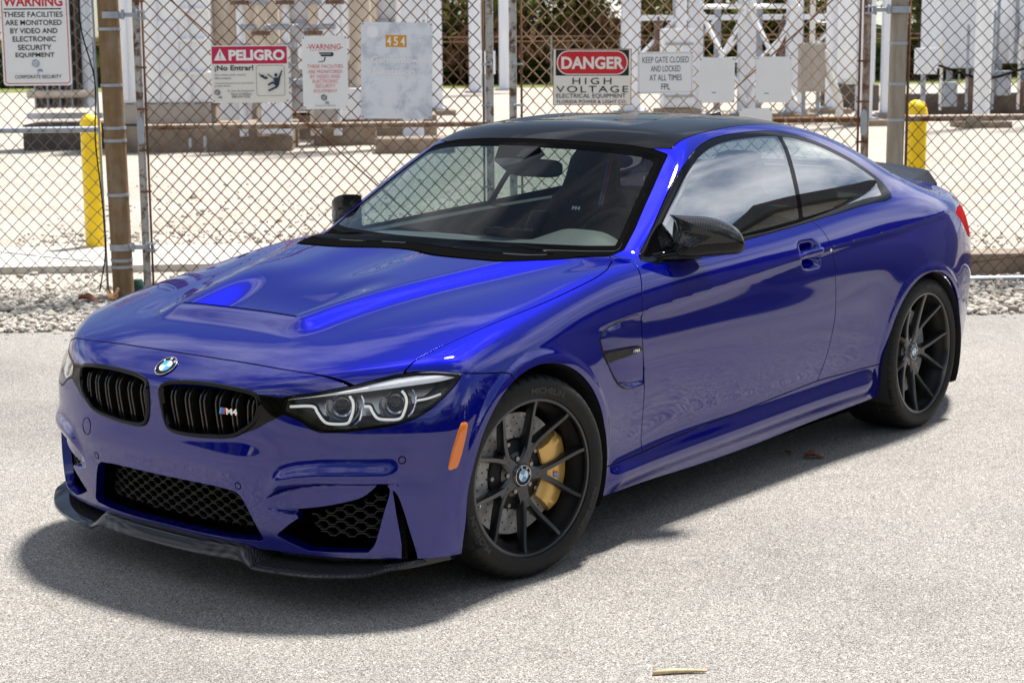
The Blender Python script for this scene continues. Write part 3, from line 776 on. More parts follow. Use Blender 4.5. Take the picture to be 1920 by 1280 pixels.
def wheel_at(kind,side,center,steer,proto={}):
    RL,RT,W,name=kind
    if name not in proto: proto[name]=(build_wheel(RL,RT,W),{})
    parts,cache=proto[name]
    n=np.array([sin(steer),cos(steer),0])*side; a=np.array([-cos(steer),sin(steer),0])*side
    M=Matrix(((a[0],0,n[0],center[0]),(a[1],0,n[1],center[1]),(0,1,0,center[2]),(0,0,0,1)))
    def put(key,nm,parent,mw):
        if key not in cache:
            mb,mt,sm=parts[key]; o=mesh_obj(nm,mb.V,mb.F,MT[mt],None,sm); o.data.set_sharp_from_angle(angle=rad(32)); cache[key]=o.data; COL.objects.unlink(o); bpy.data.objects.remove(o)
        o=bpy.data.objects.new(nm,cache[key]); link(o,parent); o.matrix_local=mw; return o
    w=put('wheel','wheel',CAR,M); I=Matrix.Identity(4)
    put('tyre','tyre',w,I); put('hub','hub',w,I); put('lip','rim_lip',w,I)
    for k in range(5): put('spoke','spoke',w,Matrix.Rotation(rad(-6+72*k),4,'Z'))
    if side>0:
        H0=-.050
        for k in range(5):
            t=rad(-6+36+72*k); b=MB().lathe([(0,H0-.006),(.0075,H0-.006),(.0085,H0-.010),(.0085,H0-.03)],12,None,(.056*cos(t),.056*sin(t),0)); b.build('wheel_bolt',MT['steel'],w,True,auto=30)
        fr=(np.array([0,0,H0+.006]),np.array([1.,0,0]),np.array([0,1.,0]),np.array([0,0,1.]))
        c,s=cos(rad(-35)),sin(rad(-35)); fr=(fr[0],np.array([c,s,0]),np.array([-s,c,0]),fr[3])
        rd=roundel(None,fr,.034,None); rd.name='hub_cap_badge'; rd.parent=w
        for ch in list(rd.children): ch.parent=w
        t=rad(196); v=MB().tube([(cos(t)*(RL-.03),sin(t)*(RL-.03),-.05),(cos(t)*(RL-.042),sin(t)*(RL-.042),-.022)],.004,8); v.build('valve',MT['chrome'],w,True,auto=40)
        # raised lettering on the sidewall
        for s_,a0,hh,wd in (('MICHELIN',78,.020,.15),('PILOT SPORT',-32,.013,.16),('MICHELIN',-150,.020,.15)):
            V,F=text2d(s_,width=wd,height=hh,bold=.03); rm=RL+.0265; ang=rad(a0)-V[:,0]/rm; r=rm+V[:,1]
            P=np.stack([r*np.cos(ang),r*np.sin(ang),np.full(len(V),.0142)],1)
            mesh_obj('tyre_lettering',P,F,MT['tyreletter'],w,False)
    return w
ST=rad(8.4)
KF=(.2585,.334,.265,'f'); KR=(.271,.3405,.285,'r')
nF=np.array([sin(ST),cos(ST),0])
WL=wheel_at(KF,1,np.array([0,.795,.334])+nF*.1,ST); wheel_at(KF,-1,np.array([0,-.795,.334])-nF*.1,ST)
wheel_at(KR,1,(-2.812,.905,.3405),0); wheel_at(KR,-1,(-2.812,-.905,.3405),0)
# brakes
def brake(c,n,a,Rd,cal_ang,side):
    M=np.stack([a,[0,0,1.],n],1); c=np.array(c,float)
    d=MB().lathe([(.105,-.118),(.105,-.088),(Rd,-.088),(Rd,-.118),(.105,-.118)],72,M,c); 
    dk=d.build('brake_disc',MT['ceramic'],CAR,True,auto=30)
    h=MB()
    for k in range(24):
        for q in range(4):
            t=2*pi*k/24+q*.09; r=.122+(Rd-.137)*q/3; h.lathe([(0,-.0868),(.0032,-.0868)],6,M,c+M@np.array([r*cos(t),r*sin(t),0]))
    if side>0: h.build('disc_drilling',MT['dark'],dk)['kind']='stuff'
    bl=MB().lathe([(0,-.07),(.055,-.07),(.07,-.074),(.112,-.080),(.118,-.086),(.118,-.09)],48,M,c).build('disc_bell',MT['satin'],dk,True,auto=30)
    for k in range(10):
        t=2*pi*k/10; MB().lathe([(0,-.076),(.007,-.076),(.008,-.082)],8,M,c+M@np.array([.106*cos(t),.106*sin(t),0])).build('disc_bolt',MT['steel'],dk)
    if cal_ang is None: return
    # caliper: curved block over the rear edge of the disc
    t=np.linspace(cal_ang-rad(41),cal_ang+rad(41),22); V=[]; k=8
    for i,q in enumerate(t):
        e=min(1,min(i,21-i)/3.0); ri=.114-.004*e; ro=Rd+.006+.016*e; bul=.010*e
        sec=[(ri+.012,-.140),(ri,-.10),(ri,-.070),(ri+.010,-.060-bul*0),(.150,-.052-.0),(ro-.02,-.056),(ro,-.075),(ro,-.14)]
        V+=[M@np.array([r*cos(q),r*sin(q),z]) for r,z in sec]
    F=[(i*k+j,i*k+(j+1)%k,(i+1)*k+(j+1)%k,(i+1)*k+j) for i in range(21) for j in range(k)]+[tuple(range(k))[::-1],tuple(21*k+j for j in range(k))]
    cb=MB().add(np.array(V)+c,F).build('brake_caliper',MT['gold'],CAR,True,auto=40)
    if side>0:
        for j,(mt,off) in enumerate((('badgeblue',0),('skyblue',.007),('badgered',.014))):
            q=cal_ang-rad(6); P=[(off-.004,-.010),(off+.003,-.010),(off+.008,.010),(off+.001,.010)]
            o_=c+M@np.array([.158*cos(q),.158*sin(q),-.0505])
            MB().prism(P,0,.001,np.stack([M@np.array([0,1.,0]),M@np.array([-1.,0,0]),M@np.array([0,0,1.])],1),o_).build('caliper_stripe',MT[mt],cb)
for s in (1,-1):
    n=nF*s; a=np.array([-cos(ST),sin(ST),0])*s; brake(np.array([0,.795*s,.334])+n*.1,n,a,.200,rad(-6) if s>0 else rad(186),s)
    brake((-2.812,.905*s,.3405),np.array([0,1.*s,0]),np.array([-1.*s,0,0]),.185,None,s)
# --- wheel housings and underbody
for c,r,y0 in ((FA,.3700,.50),(RA,.3730,.50)):
    M=np.array([[1,0,0],[0,0,1.],[0,1.,0]])
    t=np.linspace(-rad(42),pi+rad(42),40); V=[]; F=[]
    for q in t:
        for y in (y0,.86,.915+.012*(c[0]<-1)): V.append((c[0]+r*cos(q),y,max(.17,c[1]+r*sin(q))))
    n=len(t)
    F=[(i*3+j,i*3+j+1,(i+1)*3+j+1,(i+1)*3+j) for i in range(n-1) for j in range(2)]
    F+=[tuple(i*3 for i in range(n))]
    pair(MB().add(V,F),'wheel_housing',MT['plastic'],auto=50)
ub=MB(); ub.box((-1.40,0,.20),(1.98,1.62,.10)); ub.box((.47,0,.20),(.16,1.2,.06)); ub.box((-3.36,0,.28),(.5,1.2,.10)); ub.build('underbody',MT['dark'],CAR)
for xx in (0,-2.79): MB().box((xx,0,.52),(.75,.96,.2)).build('subframe',MT['dark'],CAR)
# --- nose: grilles
FRK=[]
kc=KID.mean(0)
for s in (1,-1):
    base=np.empty((0,3)); 
    K=np.array(KID); n=len(K); T=np.roll(K,-1,0)-np.roll(K,1,0); T/=np.linalg.norm(T,axis=1)[:,None]; out=np.stack([T[:,1],-T[:,0]],1)
    if ((out*(K-kc)).sum(1)).mean()<0: out=-out
    V=[]; sec=[(.002,-.012),(.002,.002),(-.002,.007),(-.008,.008),(-.012,.004),(-.013,-.045)]
    xs=sx(K[:,0],K[:,1])
    for o_,h in sec: V.append(np.stack([xs+h,K[:,0]+out[:,0]*o_,K[:,1]+out[:,1]*o_],1))
    V=np.concatenate(V); m=len(sec); F=[(j*n+i,j*n+(i+1)%n,(j+1)*n+(i+1)%n,(j+1)*n+i) for j in range(m-1) for i in range(n)]
    if s<0: V=V*MIR; F=[f[::-1] for f in F]
    kf=mesh_obj('kidney_grille',V,F,MT['gloss'],CAR,True); FRK.append(kf)
    bk=MB().prism([(K[i,0],K[i,1]) for i in range(0,n,2)],0,.004,np.array([[0,0,1.],[1,0,0],[0,1,0]]),(.70,0,0)); Vb=np.array(bk.V)
    if s<0: Vb=Vb*MIR
    # backing follows the nose: x drops with y
    Vb[:,0]+= (sx(np.abs(Vb[:,1]),Vb[:,2])-.79)
    mesh_obj('grille_backing',Vb,bk.F,MT['dark'],kf,False)
    for yc in (.074,.138,.202,.266,.328,.386):
        for dy in (-.0085,.0085):
            y=yc+dy; zlo=np.interp(y,[.04,.07,.14,.23,.32,.37,.40],[.545,.532,.528,.531,.543,.563,.59]); zhi=.667 if y<.36 else .660
            zz=np.array([zlo,.57,.60,.628,.648,zhi]); zz=np.maximum.accumulate(np.maximum(zz,zlo)); xx=sx(np.full(6,y),zz)-np.array([.020,.014,.011,.011,.018,.034])
            w=.0026; V=[]; 
            for k in range(6):
                for (u,h) in ((-w,-.03),(-w,-.002),(-w*.4,0),(w*.4,0),(w,-.002),(w,-.03)): V.append((xx[k]+h,y+u,zz[k]))
            F=[(i*6+j,(i+1)*6+j,(i+1)*6+j+1,i*6+j+1) for i in range(5) for j in range(5)]
            V=np.array(V)
            if s<0: V=V*MIR; F=[f[::-1] for f in F]
            mesh_obj('grille_slat',V,F,MT['slat'] if 'slat' in MT else MT.setdefault('slat',simple('grille_slat_black',(.035,.033,.031),.25,.6,.6)),kf,False)
# tricolour and lettering on the left grille
y0,z0=.318,.612; x0=float(sx(y0,z0)[0])+.002; fr=frame((x0,y0,z0),(-.18,1,0),(0.05,0,1))
for j,(mt) in enumerate(('skyblue','badgeblue','badgered')):
    P=np.array([(-.032+j*.0075,-.010),(-.0255+j*.0075,-.010),(-.0205+j*.0075,.010),(-.027+j*.0075,.010)])
    V=np.concatenate([on_frame(fr,P,0),on_frame(fr,P,.003)]); mesh_obj('badge_stripe',V,[(3,2,1,0),(4,5,6,7),(0,1,5,4),(1,2,6,5),(2,3,7,6),(3,0,4,7)],MT[mt],FRK[0],False)
V,F=text2d('M4',width=.042,height=.020,bold=.035); mesh_obj('badge_lettering',on_frame(fr,V+[.016,0],.003),F,MT['chrome'],FRK[0],False)
# bonnet badge
P=np.array([[float(sx(0.,.7105)[0]),0,.7105]]); nn=Body.normals(P+[0,1e-4,0])[0]; nn[1]=0; nn/=np.linalg.norm(nn)
fr=(P[0]+nn*.003,np.array([0,1.,0]),np.cross(nn,[0,1.,0]),nn); roundel(None,fr,.0405,CAR,'bonnet_badge')
# --- intakes: trapezoid mesh and dark boxes behind
def honey(poly,x_off,name,dz=.020,per=.066,d=None):
    mb=MB(); poly=np.array(poly); z0,z1=poly[:,1].min(),poly[:,1].max(); y0,y1=poly[:,0].min(),poly[:,0].max(); r=0
    zz=z0+.004
    while zz<z1:
        ys=np.arange(y0-per,y1+per,per/4)+ (per/2 if r%2 else 0); pts=[]
        for i,y in enumerate(ys):
            for f_ in (.12,.88): pts.append((y+per/4*f_, zz+(.0 if i%2==0 else dz*.62)))
        # flat low, up, flat high, down
        pts=[]; y=y0-per+(per/2 if r%2 else 0)
        while y<y1+per:
            pts+= [(y,zz),(y+per*.32,zz),(y+per*.47,zz+dz*.62),(y+per*.85,zz+dz*.62)]; y+=per
        pts=np.array(pts); dens=[]
        for a,b in zip(pts[:-1],pts[1:]):
            for q in np.linspace(0,1,4,endpoint=False): dens.append(a+(b-a)*q)
        dens=np.array(dens); s=sdf_poly(dens,poly)>.003; run=[]
        for ok,p in zip(list(s)+[False],list(dens)+[None]):
            if ok: run.append(p)
            else:
                if len(run)>2:
                    R_=np.array(run); xs=sx(np.abs(R_[:,0]),R_[:,1])+x_off
                    V=[]; w=.0011
                    for k in range(len(R_)):
                        for du,dv in ((0,-w),(-.014,0),(0,w)): V.append((xs[k]+du,R_[k,0],R_[k,1]+dv))
                    F=[(i*3+j,(i+1)*3+j,(i+1)*3+j+1,i*3+j+1) for i in range(len(R_)-1) for j in range(2)]; F+=[(i*3,i*3+2,(i+1)*3+2,(i+1)*3) for i in range(len(R_)-1)]
                    mb.add(V,F)
                run=[]
        zz+=dz; r+=1
    return mb
MT['mesh']=simple('intake_mesh_black',(.028,.027,.026),.4,.2)
LOWI=np.array([(y*.90,.222+(z-.194)*.80) for y,z in LOW])
honey(LOWI,-.055,'m',.0165,.058).build('intake_mesh',MT['mesh'],NOSE)['kind']='stuff'
hm=honey(np.array([(.545,.305),(.62,.33),(.69,.355),(.745,.395),(.765,.37),(.755,.31),(.73,.232),(.58,.232),(.55,.265)]),-.05,'m',.018,.054)
for _o in pair(hm,'intake_mesh',MT['mesh'],NOSE,False): _o['kind']='stuff'
def duct(poly,name,dep,pairit):
    K=np.array(poly); n=len(K); xs=sx(np.abs(K[:,0]),K[:,1]); c=K.mean(0); K2=c+(K-c)*.97
    V=np.concatenate([np.stack([xs-.026,K[:,0],K[:,1]],1),np.stack([xs-.03,c[0]+(K[:,0]-c[0])*1.03,c[1]+(K[:,1]-c[1])*1.03],1),np.stack([np.full(n,xs.min()-dep),K2[:,0],K2[:,1]],1)])
    F=[(j*n+i,j*n+(i+1)%n,(j+1)*n+(i+1)%n,(j+1)*n+i) for j in range(2) for i in range(n)]+[tuple(2*n+i for i in range(n))]
    mb=MB().add(V,F)
    if pairit: pair(mb,name,MT['dark'],NOSE,False)
    else: mb.build(name,MT['dark'],NOSE)
duct(LOW,'intake_duct',.07,False); duct(SID,'side_intake_duct',.06,True); duct(SLT,'air_curtain_duct',.06,True)
# --- splitter in carbon
ys=np.concatenate([np.linspace(0,.33,16),np.linspace(.345,.41,8),np.linspace(.43,.885,26)])
xf=Crv([0,.1,.2,.33,.40,.55,.68,.78,.84,.885],[.808,.807,.802,.784,.782,.752,.700,.630,.545,.415])(ys)
zf=np.interp(ys,[0,.345,.39,.60,.75,.80,.885],[.140,.140,.122,.122,.132,.150,.158])
zt=np.interp(ys,[0,.34,.40,.60,.78,.885],[.186,.186,.146,.146,.158,.172])
xb=sx(ys,np.full(len(ys),.178)); V=[]
rows=[]
up_=np.interp(ys,[0,.33,.40,.9],[1,1,0,0])
rows.append(np.stack([xb-.10,ys,zf+.012],1))
rows.append(np.stack([xf-.006,ys,zf-.002],1)); rows.append(np.stack([xf,ys,zf+.004],1)); rows.append(np.stack([xf-.003,ys,zf+.010],1))
rows.append(np.stack([(xf+xb)/2-.002*(1-up_)+.004*up_,ys,zf+.012+(zt-zf)*.45*up_+.006*(1-up_)],1))
rows.append(np.stack([xb+.004*up_-.02*(1-up_),ys,zt],1)); rows.append(np.stack([xb-.06,ys,zt+.004],1))
n=len(ys); Vs=np.concatenate(rows); Fs=[(j*n+i,j*n+i+1,(j+1)*n+i+1,(j+1)*n+i) for j in range(len(rows)-1) for i in range(n-1)]
Fs=[f[::-1] for f in Fs]
spl=MB().add(Vs,Fs).add(Vs*MIR,[f[::-1] for f in Fs]); o=spl.build('front_splitter',MT['carbon'],CAR,True,auto=38); o['label']='carbon fibre front splitter'
# --- headlight insides
LT=NT('daylight_guide'); LT.set(Base_Color=(.85,.85,.82,1),Roughness=.25,Emission_Color=(1,.97,.88,1),Emission_Strength=.15,Coat_Weight=.5); MT['drl']=LT.m; MT['hlbox']=simple('headlamp_housing',(.45,.45,.44),.22,1.0,.2)
MT['brow']=simple('silver_headlamp_brow',(.92,.93,.94),.3,.0,.6)
D1=[(.705,.505,.635),(.676,.57,.639),(.672,.587,.622),(.669,.605,.601),(.661,.624,.59),(.635,.669,.591),(.625,.679,.606),(.614,.68,.633),(.608,.674,.654),(.609,.662,.67)]
D2=[(.594,.701,.64),(.581,.717,.64),(.58,.727,.625),(.575,.742,.607),(.559,.762,.602),(.529,.79,.603),(.514,.796,.624),(.501,.794,.651),(.498,.786,.669),(.5,.775,.682)]
D3=[(.479,.812,.653),(.449,.835,.658),(.414,.855,.668)]
for D in ([(.588,.692,.672),(.590,.702,.654),(.599,.705,.634),(.612,.704,.603),(.624,.693,.588)],[(.478,.798,.685),(.478,.81,.665),(.487,.815,.641),(.499,.815,.621),(.512,.809,.609)]):
    pair(MB().tube(smooth_line(D,24),.0028,6),'chrome_arc',MT['chrome'],parents=LENS)
for D,r in ((D1,.0044),(D2,.0044),(D3,.0036)):
    pair(MB().tube(smooth_line(D,50),r,8),'daylight_ring',MT['drl'],parents=LENS)
    Dd=np.array(D)-[.016,.013,.0]; pair(MB().tube(smooth_line(Dd,50),r*1.7,6),'ring_bezel',MT['satin'],parents=LENS)
lo=smooth_line([(.722,.502,.657),(.644,.636,.676),(.56,.731,.689),(.489,.795,.698),(.411,.853,.707),(.342,.884,.719)],40); hi=smooth_line([(.719,.506,.666),(.640,.633,.688),(.598,.68,.700),(.551,.724,.713),(.476,.784,.730),(.41,.836,.735),(.342,.883,.724)],40)
k=len(lo); hi=np.array([hi[int(round(i*(len(hi)-1)/(k-1)))] for i in range(k)]); mid=(lo+hi)/2+[.004,.004,0]
bw=MB().add(np.concatenate([lo-[.02,.02,.002],lo,mid,hi,hi-[.03,.03,0]]),[(j*k+i,j*k+i+1,(j+1)*k+i+1,(j+1)*k+i) for j in range(4) for i in range(k-1)]); pair(bw,'headlight_brow',MT['brow'],parents=LENS,auto=50)
for c_ in ((.606,.628,.633),(.503,.752,.640)):
    d_=np.array([.75,.66,0]); d_/=np.linalg.norm(d_); M=np.stack([np.cross([0,0,1.],d_),[0,0,1.],d_],1)
    pair(MB().lathe([(0,.016),(.012,.013),(.021,.006),(.025,-.004),(.025,-.02)],24,M,c_),'projector_lens',MT['lens'],parents=LENS)
    pair(MB().lathe([(.025,.002),(.030,.006),(.034,.0),(.036,-.02)],24,M,c_),'projector_ring',MT['silver'],parents=LENS)
    pair(MB().lathe([(.036,-.018),(.046,-.010),(.052,.004),(.050,.005),(.044,-.012)],24,M,np.array(c_)-[.0,.0,.002],arc=(rad(150),rad(390))),'reflector_bowl',MT['silver'],parents=LENS)
    pair(MB().lathe([(0,-.004),(.024,-.004),(.03,-.03),(0,-.03)],20,M,c_),'projector_bowl',MT['gloss'],parents=LENS)
# housing bowl
K=HLD; n=len(K); Q=np.array(HL); c_=Q.mean(0); back=np.array([-.060,-.052,0]); 
V=np.concatenate([Q-[.004,.003,0],c_+(Q-c_)*[.97,.97,.92]+back*.75,c_+(Q-c_)*[.8,.8,.7]+back*1.2]); F=[(j*n+i,j*n+(i+1)%n,(j+1)*n+(i+1)%n,(j+1)*n+i) for j in range(2) for i in range(n)]+[tuple(2*n+i for i in range(n))]
pair(MB().add(V,F),'headlight_housing',MT['hlbox'] if 'hlbox' in MT else MT.setdefault('hlbox',simple('headlamp_housing',(.022,.022,.022),.3,.3,.4)),parents=LENS,auto=30)
for c_,w_ in (((.60,.585,.662),.05),((.50,.70,.672),.05),((.43,.785,.672),.04)):
    pass
# --- side marker, sensors, covers
def patch(poly,name,mat,proj,h=.002,n=7,both=True,parent=None):
    """thin raised piece lying on the body: 2D outline, proj 'xz' or 'yz'"""
    K=np.array(poly); m=len(K); c=K.mean(0); rings=[]
    for s_,hh in ((1.0,-.004),(1.0,h*.6),(.93,h),(.6,h),(.25,h)):
        q=c+(K-c)*s_
        if proj=='xz': rings.append(np.stack([q[:,0],sy(q[:,0],q[:,1])+hh,q[:,1]],1))
        else: rings.append(np.stack([sx(q[:,0],q[:,1])+hh,q[:,0],q[:,1]],1))
    V=np.concatenate(rings); F=[(j*m+i,j*m+(i+1)%m,(j+1)*m+(i+1)%m,(j+1)*m+i) for j in range(4) for i in range(m)]+[tuple(4*m+i for i in range(m))]
    mb=MB().add(V,F)
    return pair(mb,name,mat,parent,auto=45) if both else [mb.build(name,mat,parent or CAR,True,auto=45)]
patch(smooth_line([(.394,.574),(.380,.583),(.369,.574),(.385,.520),(.408,.457),(.420,.447),(.437,.449),(.420,.511)],32,True),'side_marker',MT['amber'],'xz',.003)
for (x_,y_,z_) in ((.547,.813,.483),(.776,.340,.379)):
    P=np.array([[x_,y_,z_]]); P=Body.project(P,n=3); nn=Body.normals(P)[0]; xa=np.cross([0,0,1.],nn); xa/=np.linalg.norm(xa); M=np.stack([xa,np.cross(nn,xa),nn],1)
    pair(MB().lathe([(.0125,-.002),(.0125,.0006),(.0100,.0010),(.0098,-.001)],24,M,P[0]),'sensor_ring',MT['rubber'],NOSE)
    pair(MB().lathe([(0,.0012),(.0085,.0010),(.0096,.0)],24,M,P[0]),'parking_sensor',MT['paint'],NOSE)
P=Body.project(np.array([[.782,.378,.474]]),n=3); nn=Body.normals(P)[0]; xa=np.cross([0,0,1.],nn); xa/=np.linalg.norm(xa); M=np.stack([xa,np.cross(nn,xa),nn],1)
MB().lathe([(.027,.0002),(.0275,.0009),(.0285,.0009),(.029,.0002)],32,M,P[0]).V
tw=MB().lathe([(.0275,-.001),(.0275,.0005),(.0285,.0005),(.0285,-.001)],32,M,P[0]); mesh_obj('tow_eye_cover',np.array(tw.V)*MIR,[f[::-1] for f in tw.F],MT['rubber'],NOSE)
# --- side vent trim and blade
ge=np.array([(-.600,.789),(-.55,.786),(-.49,.780),(-.43,.770),(-.385,.757),(-.357,.735),(-.358,.715),(-.372,.673),(-.413,.611),(-.460,.563),(-.50,.545),(-.555,.537)]); ge=smooth_line(ge,60)
yy=sy(ge[:,0]+.010,ge[:,1]); pair(MB().tube(np.stack([ge[:,0]-.003,yy-.003,ge[:,1]],1),[.0005]+[.0042]*(len(ge)-2)+[.0005],6),'wing_vent_trim',MT['gloss'])
gb=[(-.375,.682),(-.45,.684),(-.56,.682),(-.612,.676),(-.612,.664),(-.56,.655),(-.45,.650),(-.39,.650)]
K=smooth_line(gb,32,True); m=len(K); yb=sy(K[:,0],K[:,1]); ym=np.interp(-K[:,0],[.37,.5,.62],[.898,.896,.892]); V=np.concatenate([np.stack([K[:,0],ym-.03,K[:,1]],1),np.stack([K[:,0],ym,K[:,1]],1),np.stack([K[:,0].mean()+(K[:,0]-K[:,0].mean())*.97,ym+.003,K[:,1].mean()+(K[:,1]-K[:,1].mean())*.80],1)])
GB=pair(MB().add(V,[(j*m+i,j*m+(i+1)%m,(j+1)*m+(i+1)%m,(j+1)*m+i) for j in range(2) for i in range(m)]+[tuple(2*m+i for i in range(m))]),'wing_vent_blade',MT['gloss'],auto=30)
fr=frame((-.570,.9005,.667),(-1,.03,-.02),(0,0,1)); V,F=text2d('M4',width=.026,height=.011,bold=.03); mesh_obj('badge_lettering',on_frame(fr,V,0),F,MT['chrome'],GB[0],False)
for j,mt in enumerate(('skyblue','badgeblue','badgered')):
    P2=np.array([(-.028+j*.004,-.0055),(-.0245+j*.004,-.0055),(-.022+j*.004,.0055),(-.0255+j*.004,.0055)]); mesh_obj('badge_stripe',on_frame(fr,P2,0),[(0,1,2,3)],MT[mt],GB[0],False)
# --- door handle
xs_=np.linspace(-1.690,-1.945,24); V=[]
for i,x_ in enumerate(xs_):
    q=i/23; off=.030*min(1,min(q,1-q)/.16)**.5+.002; zc=.872+.012*q; hw=.0165*(1-.35*abs(2*q-1)**3); yb=float(sy(x_,zc+.05)[0])-.001
    for t in np.linspace(0,2*pi,10,endpoint=False): V.append((x_,yb-.012+off+.010*cos(t),zc+hw*sin(t)))
hn=MB().add(V,[(i*10+j,i*10+(j+1)%10,(i+1)*10+(j+1)%10,(i+1)*10+j) for i in range(23) for j in range(10)]+[tuple(range(10))[::-1],tuple(230+j for j in range(10))])
hd=pair(hn,'door_handle',MT['paint'],parents=DOORS,auto=50)
M=np.array([[1,0,0],[0,0,1.],[0,1.,0]])
x_=-1.930; MB().lathe([(0,.003),(.006,.003),(.007,.001)],16,np.array([[1,0,0],[0,0,1.],[0,-1.,0]]),(x_,float(sy(x_,.885)[0])+.022,.884)).build('door_lock',MT['chrome'],DOORS[0])
# --- mirrors
MO=np.array([(-0.0017, 1.1014), (0.0405, 1.0983), (0.0854, 1.095), (0.128, 1.0907), (0.1656, 1.0837), (0.1984, 1.0731), (0.2288, 1.059), (0.2543, 1.0389), (0.2699, 1.0142), (0.2778, 0.9873), (0.2756, 0.9703), (0.2631, 0.9585), (0.2429, 0.9523), (0.1798, 0.9485), (0.117, 0.9456), (0.0669, 0.9416), (0.0219, 0.9406), (-0.0031, 0.9401), (-0.0131, 0.9525), (-0.0033, 0.9715), (0.014, 0.9951), (0.0262, 1.0237), (0.0297, 1.0501), (0.0208, 1.0744), (0.0083, 1.0903)])
ME=np.array([-.76283,.64659]); MN=np.array([.64659,.76283]); MP=np.array([-.921,.800])
def mirror_shell():
    K=np.concatenate([smooth_line(MO[:18],68),smooth_line(MO[17:],28)[1:],MO[:1]*.5+MO[-1:]*.5]); n=len(K); c=np.array([.13,1.020]); V=[]
    rings=[(1.0,-.055,.86),(1.0,-.04,.97),(1.0,-.015,1.0),(1.0,.0,1.0)]+[(cos(t)**.8,.075*sin(t)**.9,None) for t in np.linspace(.12,pi/2*.985,14)]
    for sc,h,_ in rings:
        k=_ if _ else sc
        q2=c+(K-c)*[k,k]; q2=q2+np.array([(1-k)*.02,(1-k)*.012]); xy=MP+q2[:,:1]*ME+h*MN; V.append(np.stack([xy[:,0],xy[:,1],q2[:,1]],1))
    V=np.concatenate(V); m=len(rings); F=[(j*n+i,(j+1)*n+i,(j+1)*n+(i+1)%n,j*n+(i+1)%n) for j in range(m-1) for i in range(n)]+[tuple(range(n)),tuple((m-1)*n+i for i in range(n))[::-1]]
    return V,F
V,F=mirror_shell()
msu=lambda P:(P[:,0]-MP[0])*ME[0]+(P[:,1]-MP[1])*ME[1]
zc=lambda P:P[:,2]-np.interp(msu(P),[-.1,0.0214,0.0565,0.0914,0.2725,.4],[1.0097,0.9997,0.9842,0.9977,1.0032,1.0052])
Vc,Fc=clip(V,F,zc(V),.0008); Vb,Fb=clip(V,F,-zc(V),.0008)
cap=pair(MB().add(Vc,Fc),'wing_mirror',MT['carbon'],auto=50)
for o in cap: o['label']='carbon fibre wing mirror cap'
pair(MB().add(Vb,Fb),'mirror_base',MT['gloss'],parents=cap,auto=50)
arm=np.array([(-.83,.76,.945),(-.85,.785,.950),(-.88,.805,.956),(-.93,.84,.960),(-.99,.885,.962)]); _al=smooth_line(arm,20); pair(MB().tube(_al,np.linspace(.021,.020,len(_al)),12),'mirror_arm',MT['gloss'],parents=cap)
_g=(MP+.13*ME-.056*MN); gl=MB().prism([(.02-.13,-.055),(.24-.13,-.055),(.255-.13,.0),(.20-.13,.045),(.03-.13,.06)],0,.002,np.stack([[ME[0],ME[1],0],[0,0,1.],[-MN[0],-MN[1],0]],1),(_g[0],_g[1],1.03)); pair(gl,'mirror_glass',MT['chrome'],parents=cap,smooth=False)
# --- spoiler, aerial, tail
ys=np.linspace(-.57,.57,41); e=np.abs(ys)/.57; zt=1.116-.035*e**2-.05*np.maximum(0,e-.9)/.1; xr=-3.74+.12*e**2; 
r0=np.stack([xr+.24,ys,1.075-.05*e**2],1); r1=np.stack([xr+.10,ys,zt-.030],1); r2=np.stack([xr,ys,zt],1); r3=np.stack([xr-.005,ys,zt-.012],1); r4=np.stack([xr+.03,ys,1.03-.05*e**2],1)
n=len(ys); MB().add(np.concatenate([r0,r1,r2,r3,r4]),[(j*n+i,j*n+i+1,(j+1)*n+i+1,(j+1)*n+i) for j in range(4) for i in range(n-1)]).build('boot_spoiler',MT['carbon'],CAR,True,auto=40)
fin=[]; 
for i,x_ in enumerate(np.linspace(-2.36,-2.545,12)):
    q=i/11; h=.004+.048*q**1.3; w=.016+.012*sin(pi*min(1,q*1.05))**.7
    zb=float(surf('z',{'x':x_,'y':0.},1.0,1.5)[0])
    for t in np.linspace(0,pi,9): fin.append((x_,w*cos(t)*(1-.75*sin(t)),zb-.004+h*sin(t)))
MB().add(fin,[(i*9+j,(i+1)*9+j,(i+1)*9+j+1,i*9+j+1) for i in range(11) for j in range(8)]+[tuple(99+j for j in range(9))]).build('roof_aerial',MT['gloss'],CAR,True,auto=50)
# --- slot behind the bonnet lip
ys=np.linspace(-.272,.272,40); zz=surf('z',{'x':np.full(40,.4385),'y':ys},.6,1.0); V=np.concatenate([np.stack([np.full(40,.4395),ys,zz+.0012],1),np.stack([np.full(40,.4335),ys,zz+.0016],1),np.stack([np.full(40,.4280),ys,zz-.010],1)])
MB().add(V,[(j*40+i,j*40+i+1,(j+1)*40+i+1,(j+1)*40+i) for j in range(2) for i in range(39)]).build('bonnet_vent',MT['rubber'],CAR,True)
# --- wipers
for (y0,y1,x0,x1) in ((.36,-.30,-.60,-.47),(-.12,-.60,-.50,-.64)):
    P=[]; 
    for q in np.linspace(0,1,14):
        y=y0+(y1-y0)*q; z=.972+.008*sin(pi*q); x=float(ws_x(np.array([y]),np.array([z]))[0])+.012; P.append((x,y,z+.004))
    MB().tube(P,.0045,6).build('wiper_blade',MT['rubber'],CAR)
    MB().tube([P[0]+np.array([.0,0,-.004]),P[4]+np.array([.004,0,.010]),P[8]+np.array([.004,0,.008])],[.007,.006,.004],8).build('wiper_arm',MT['satin'],CAR,True)

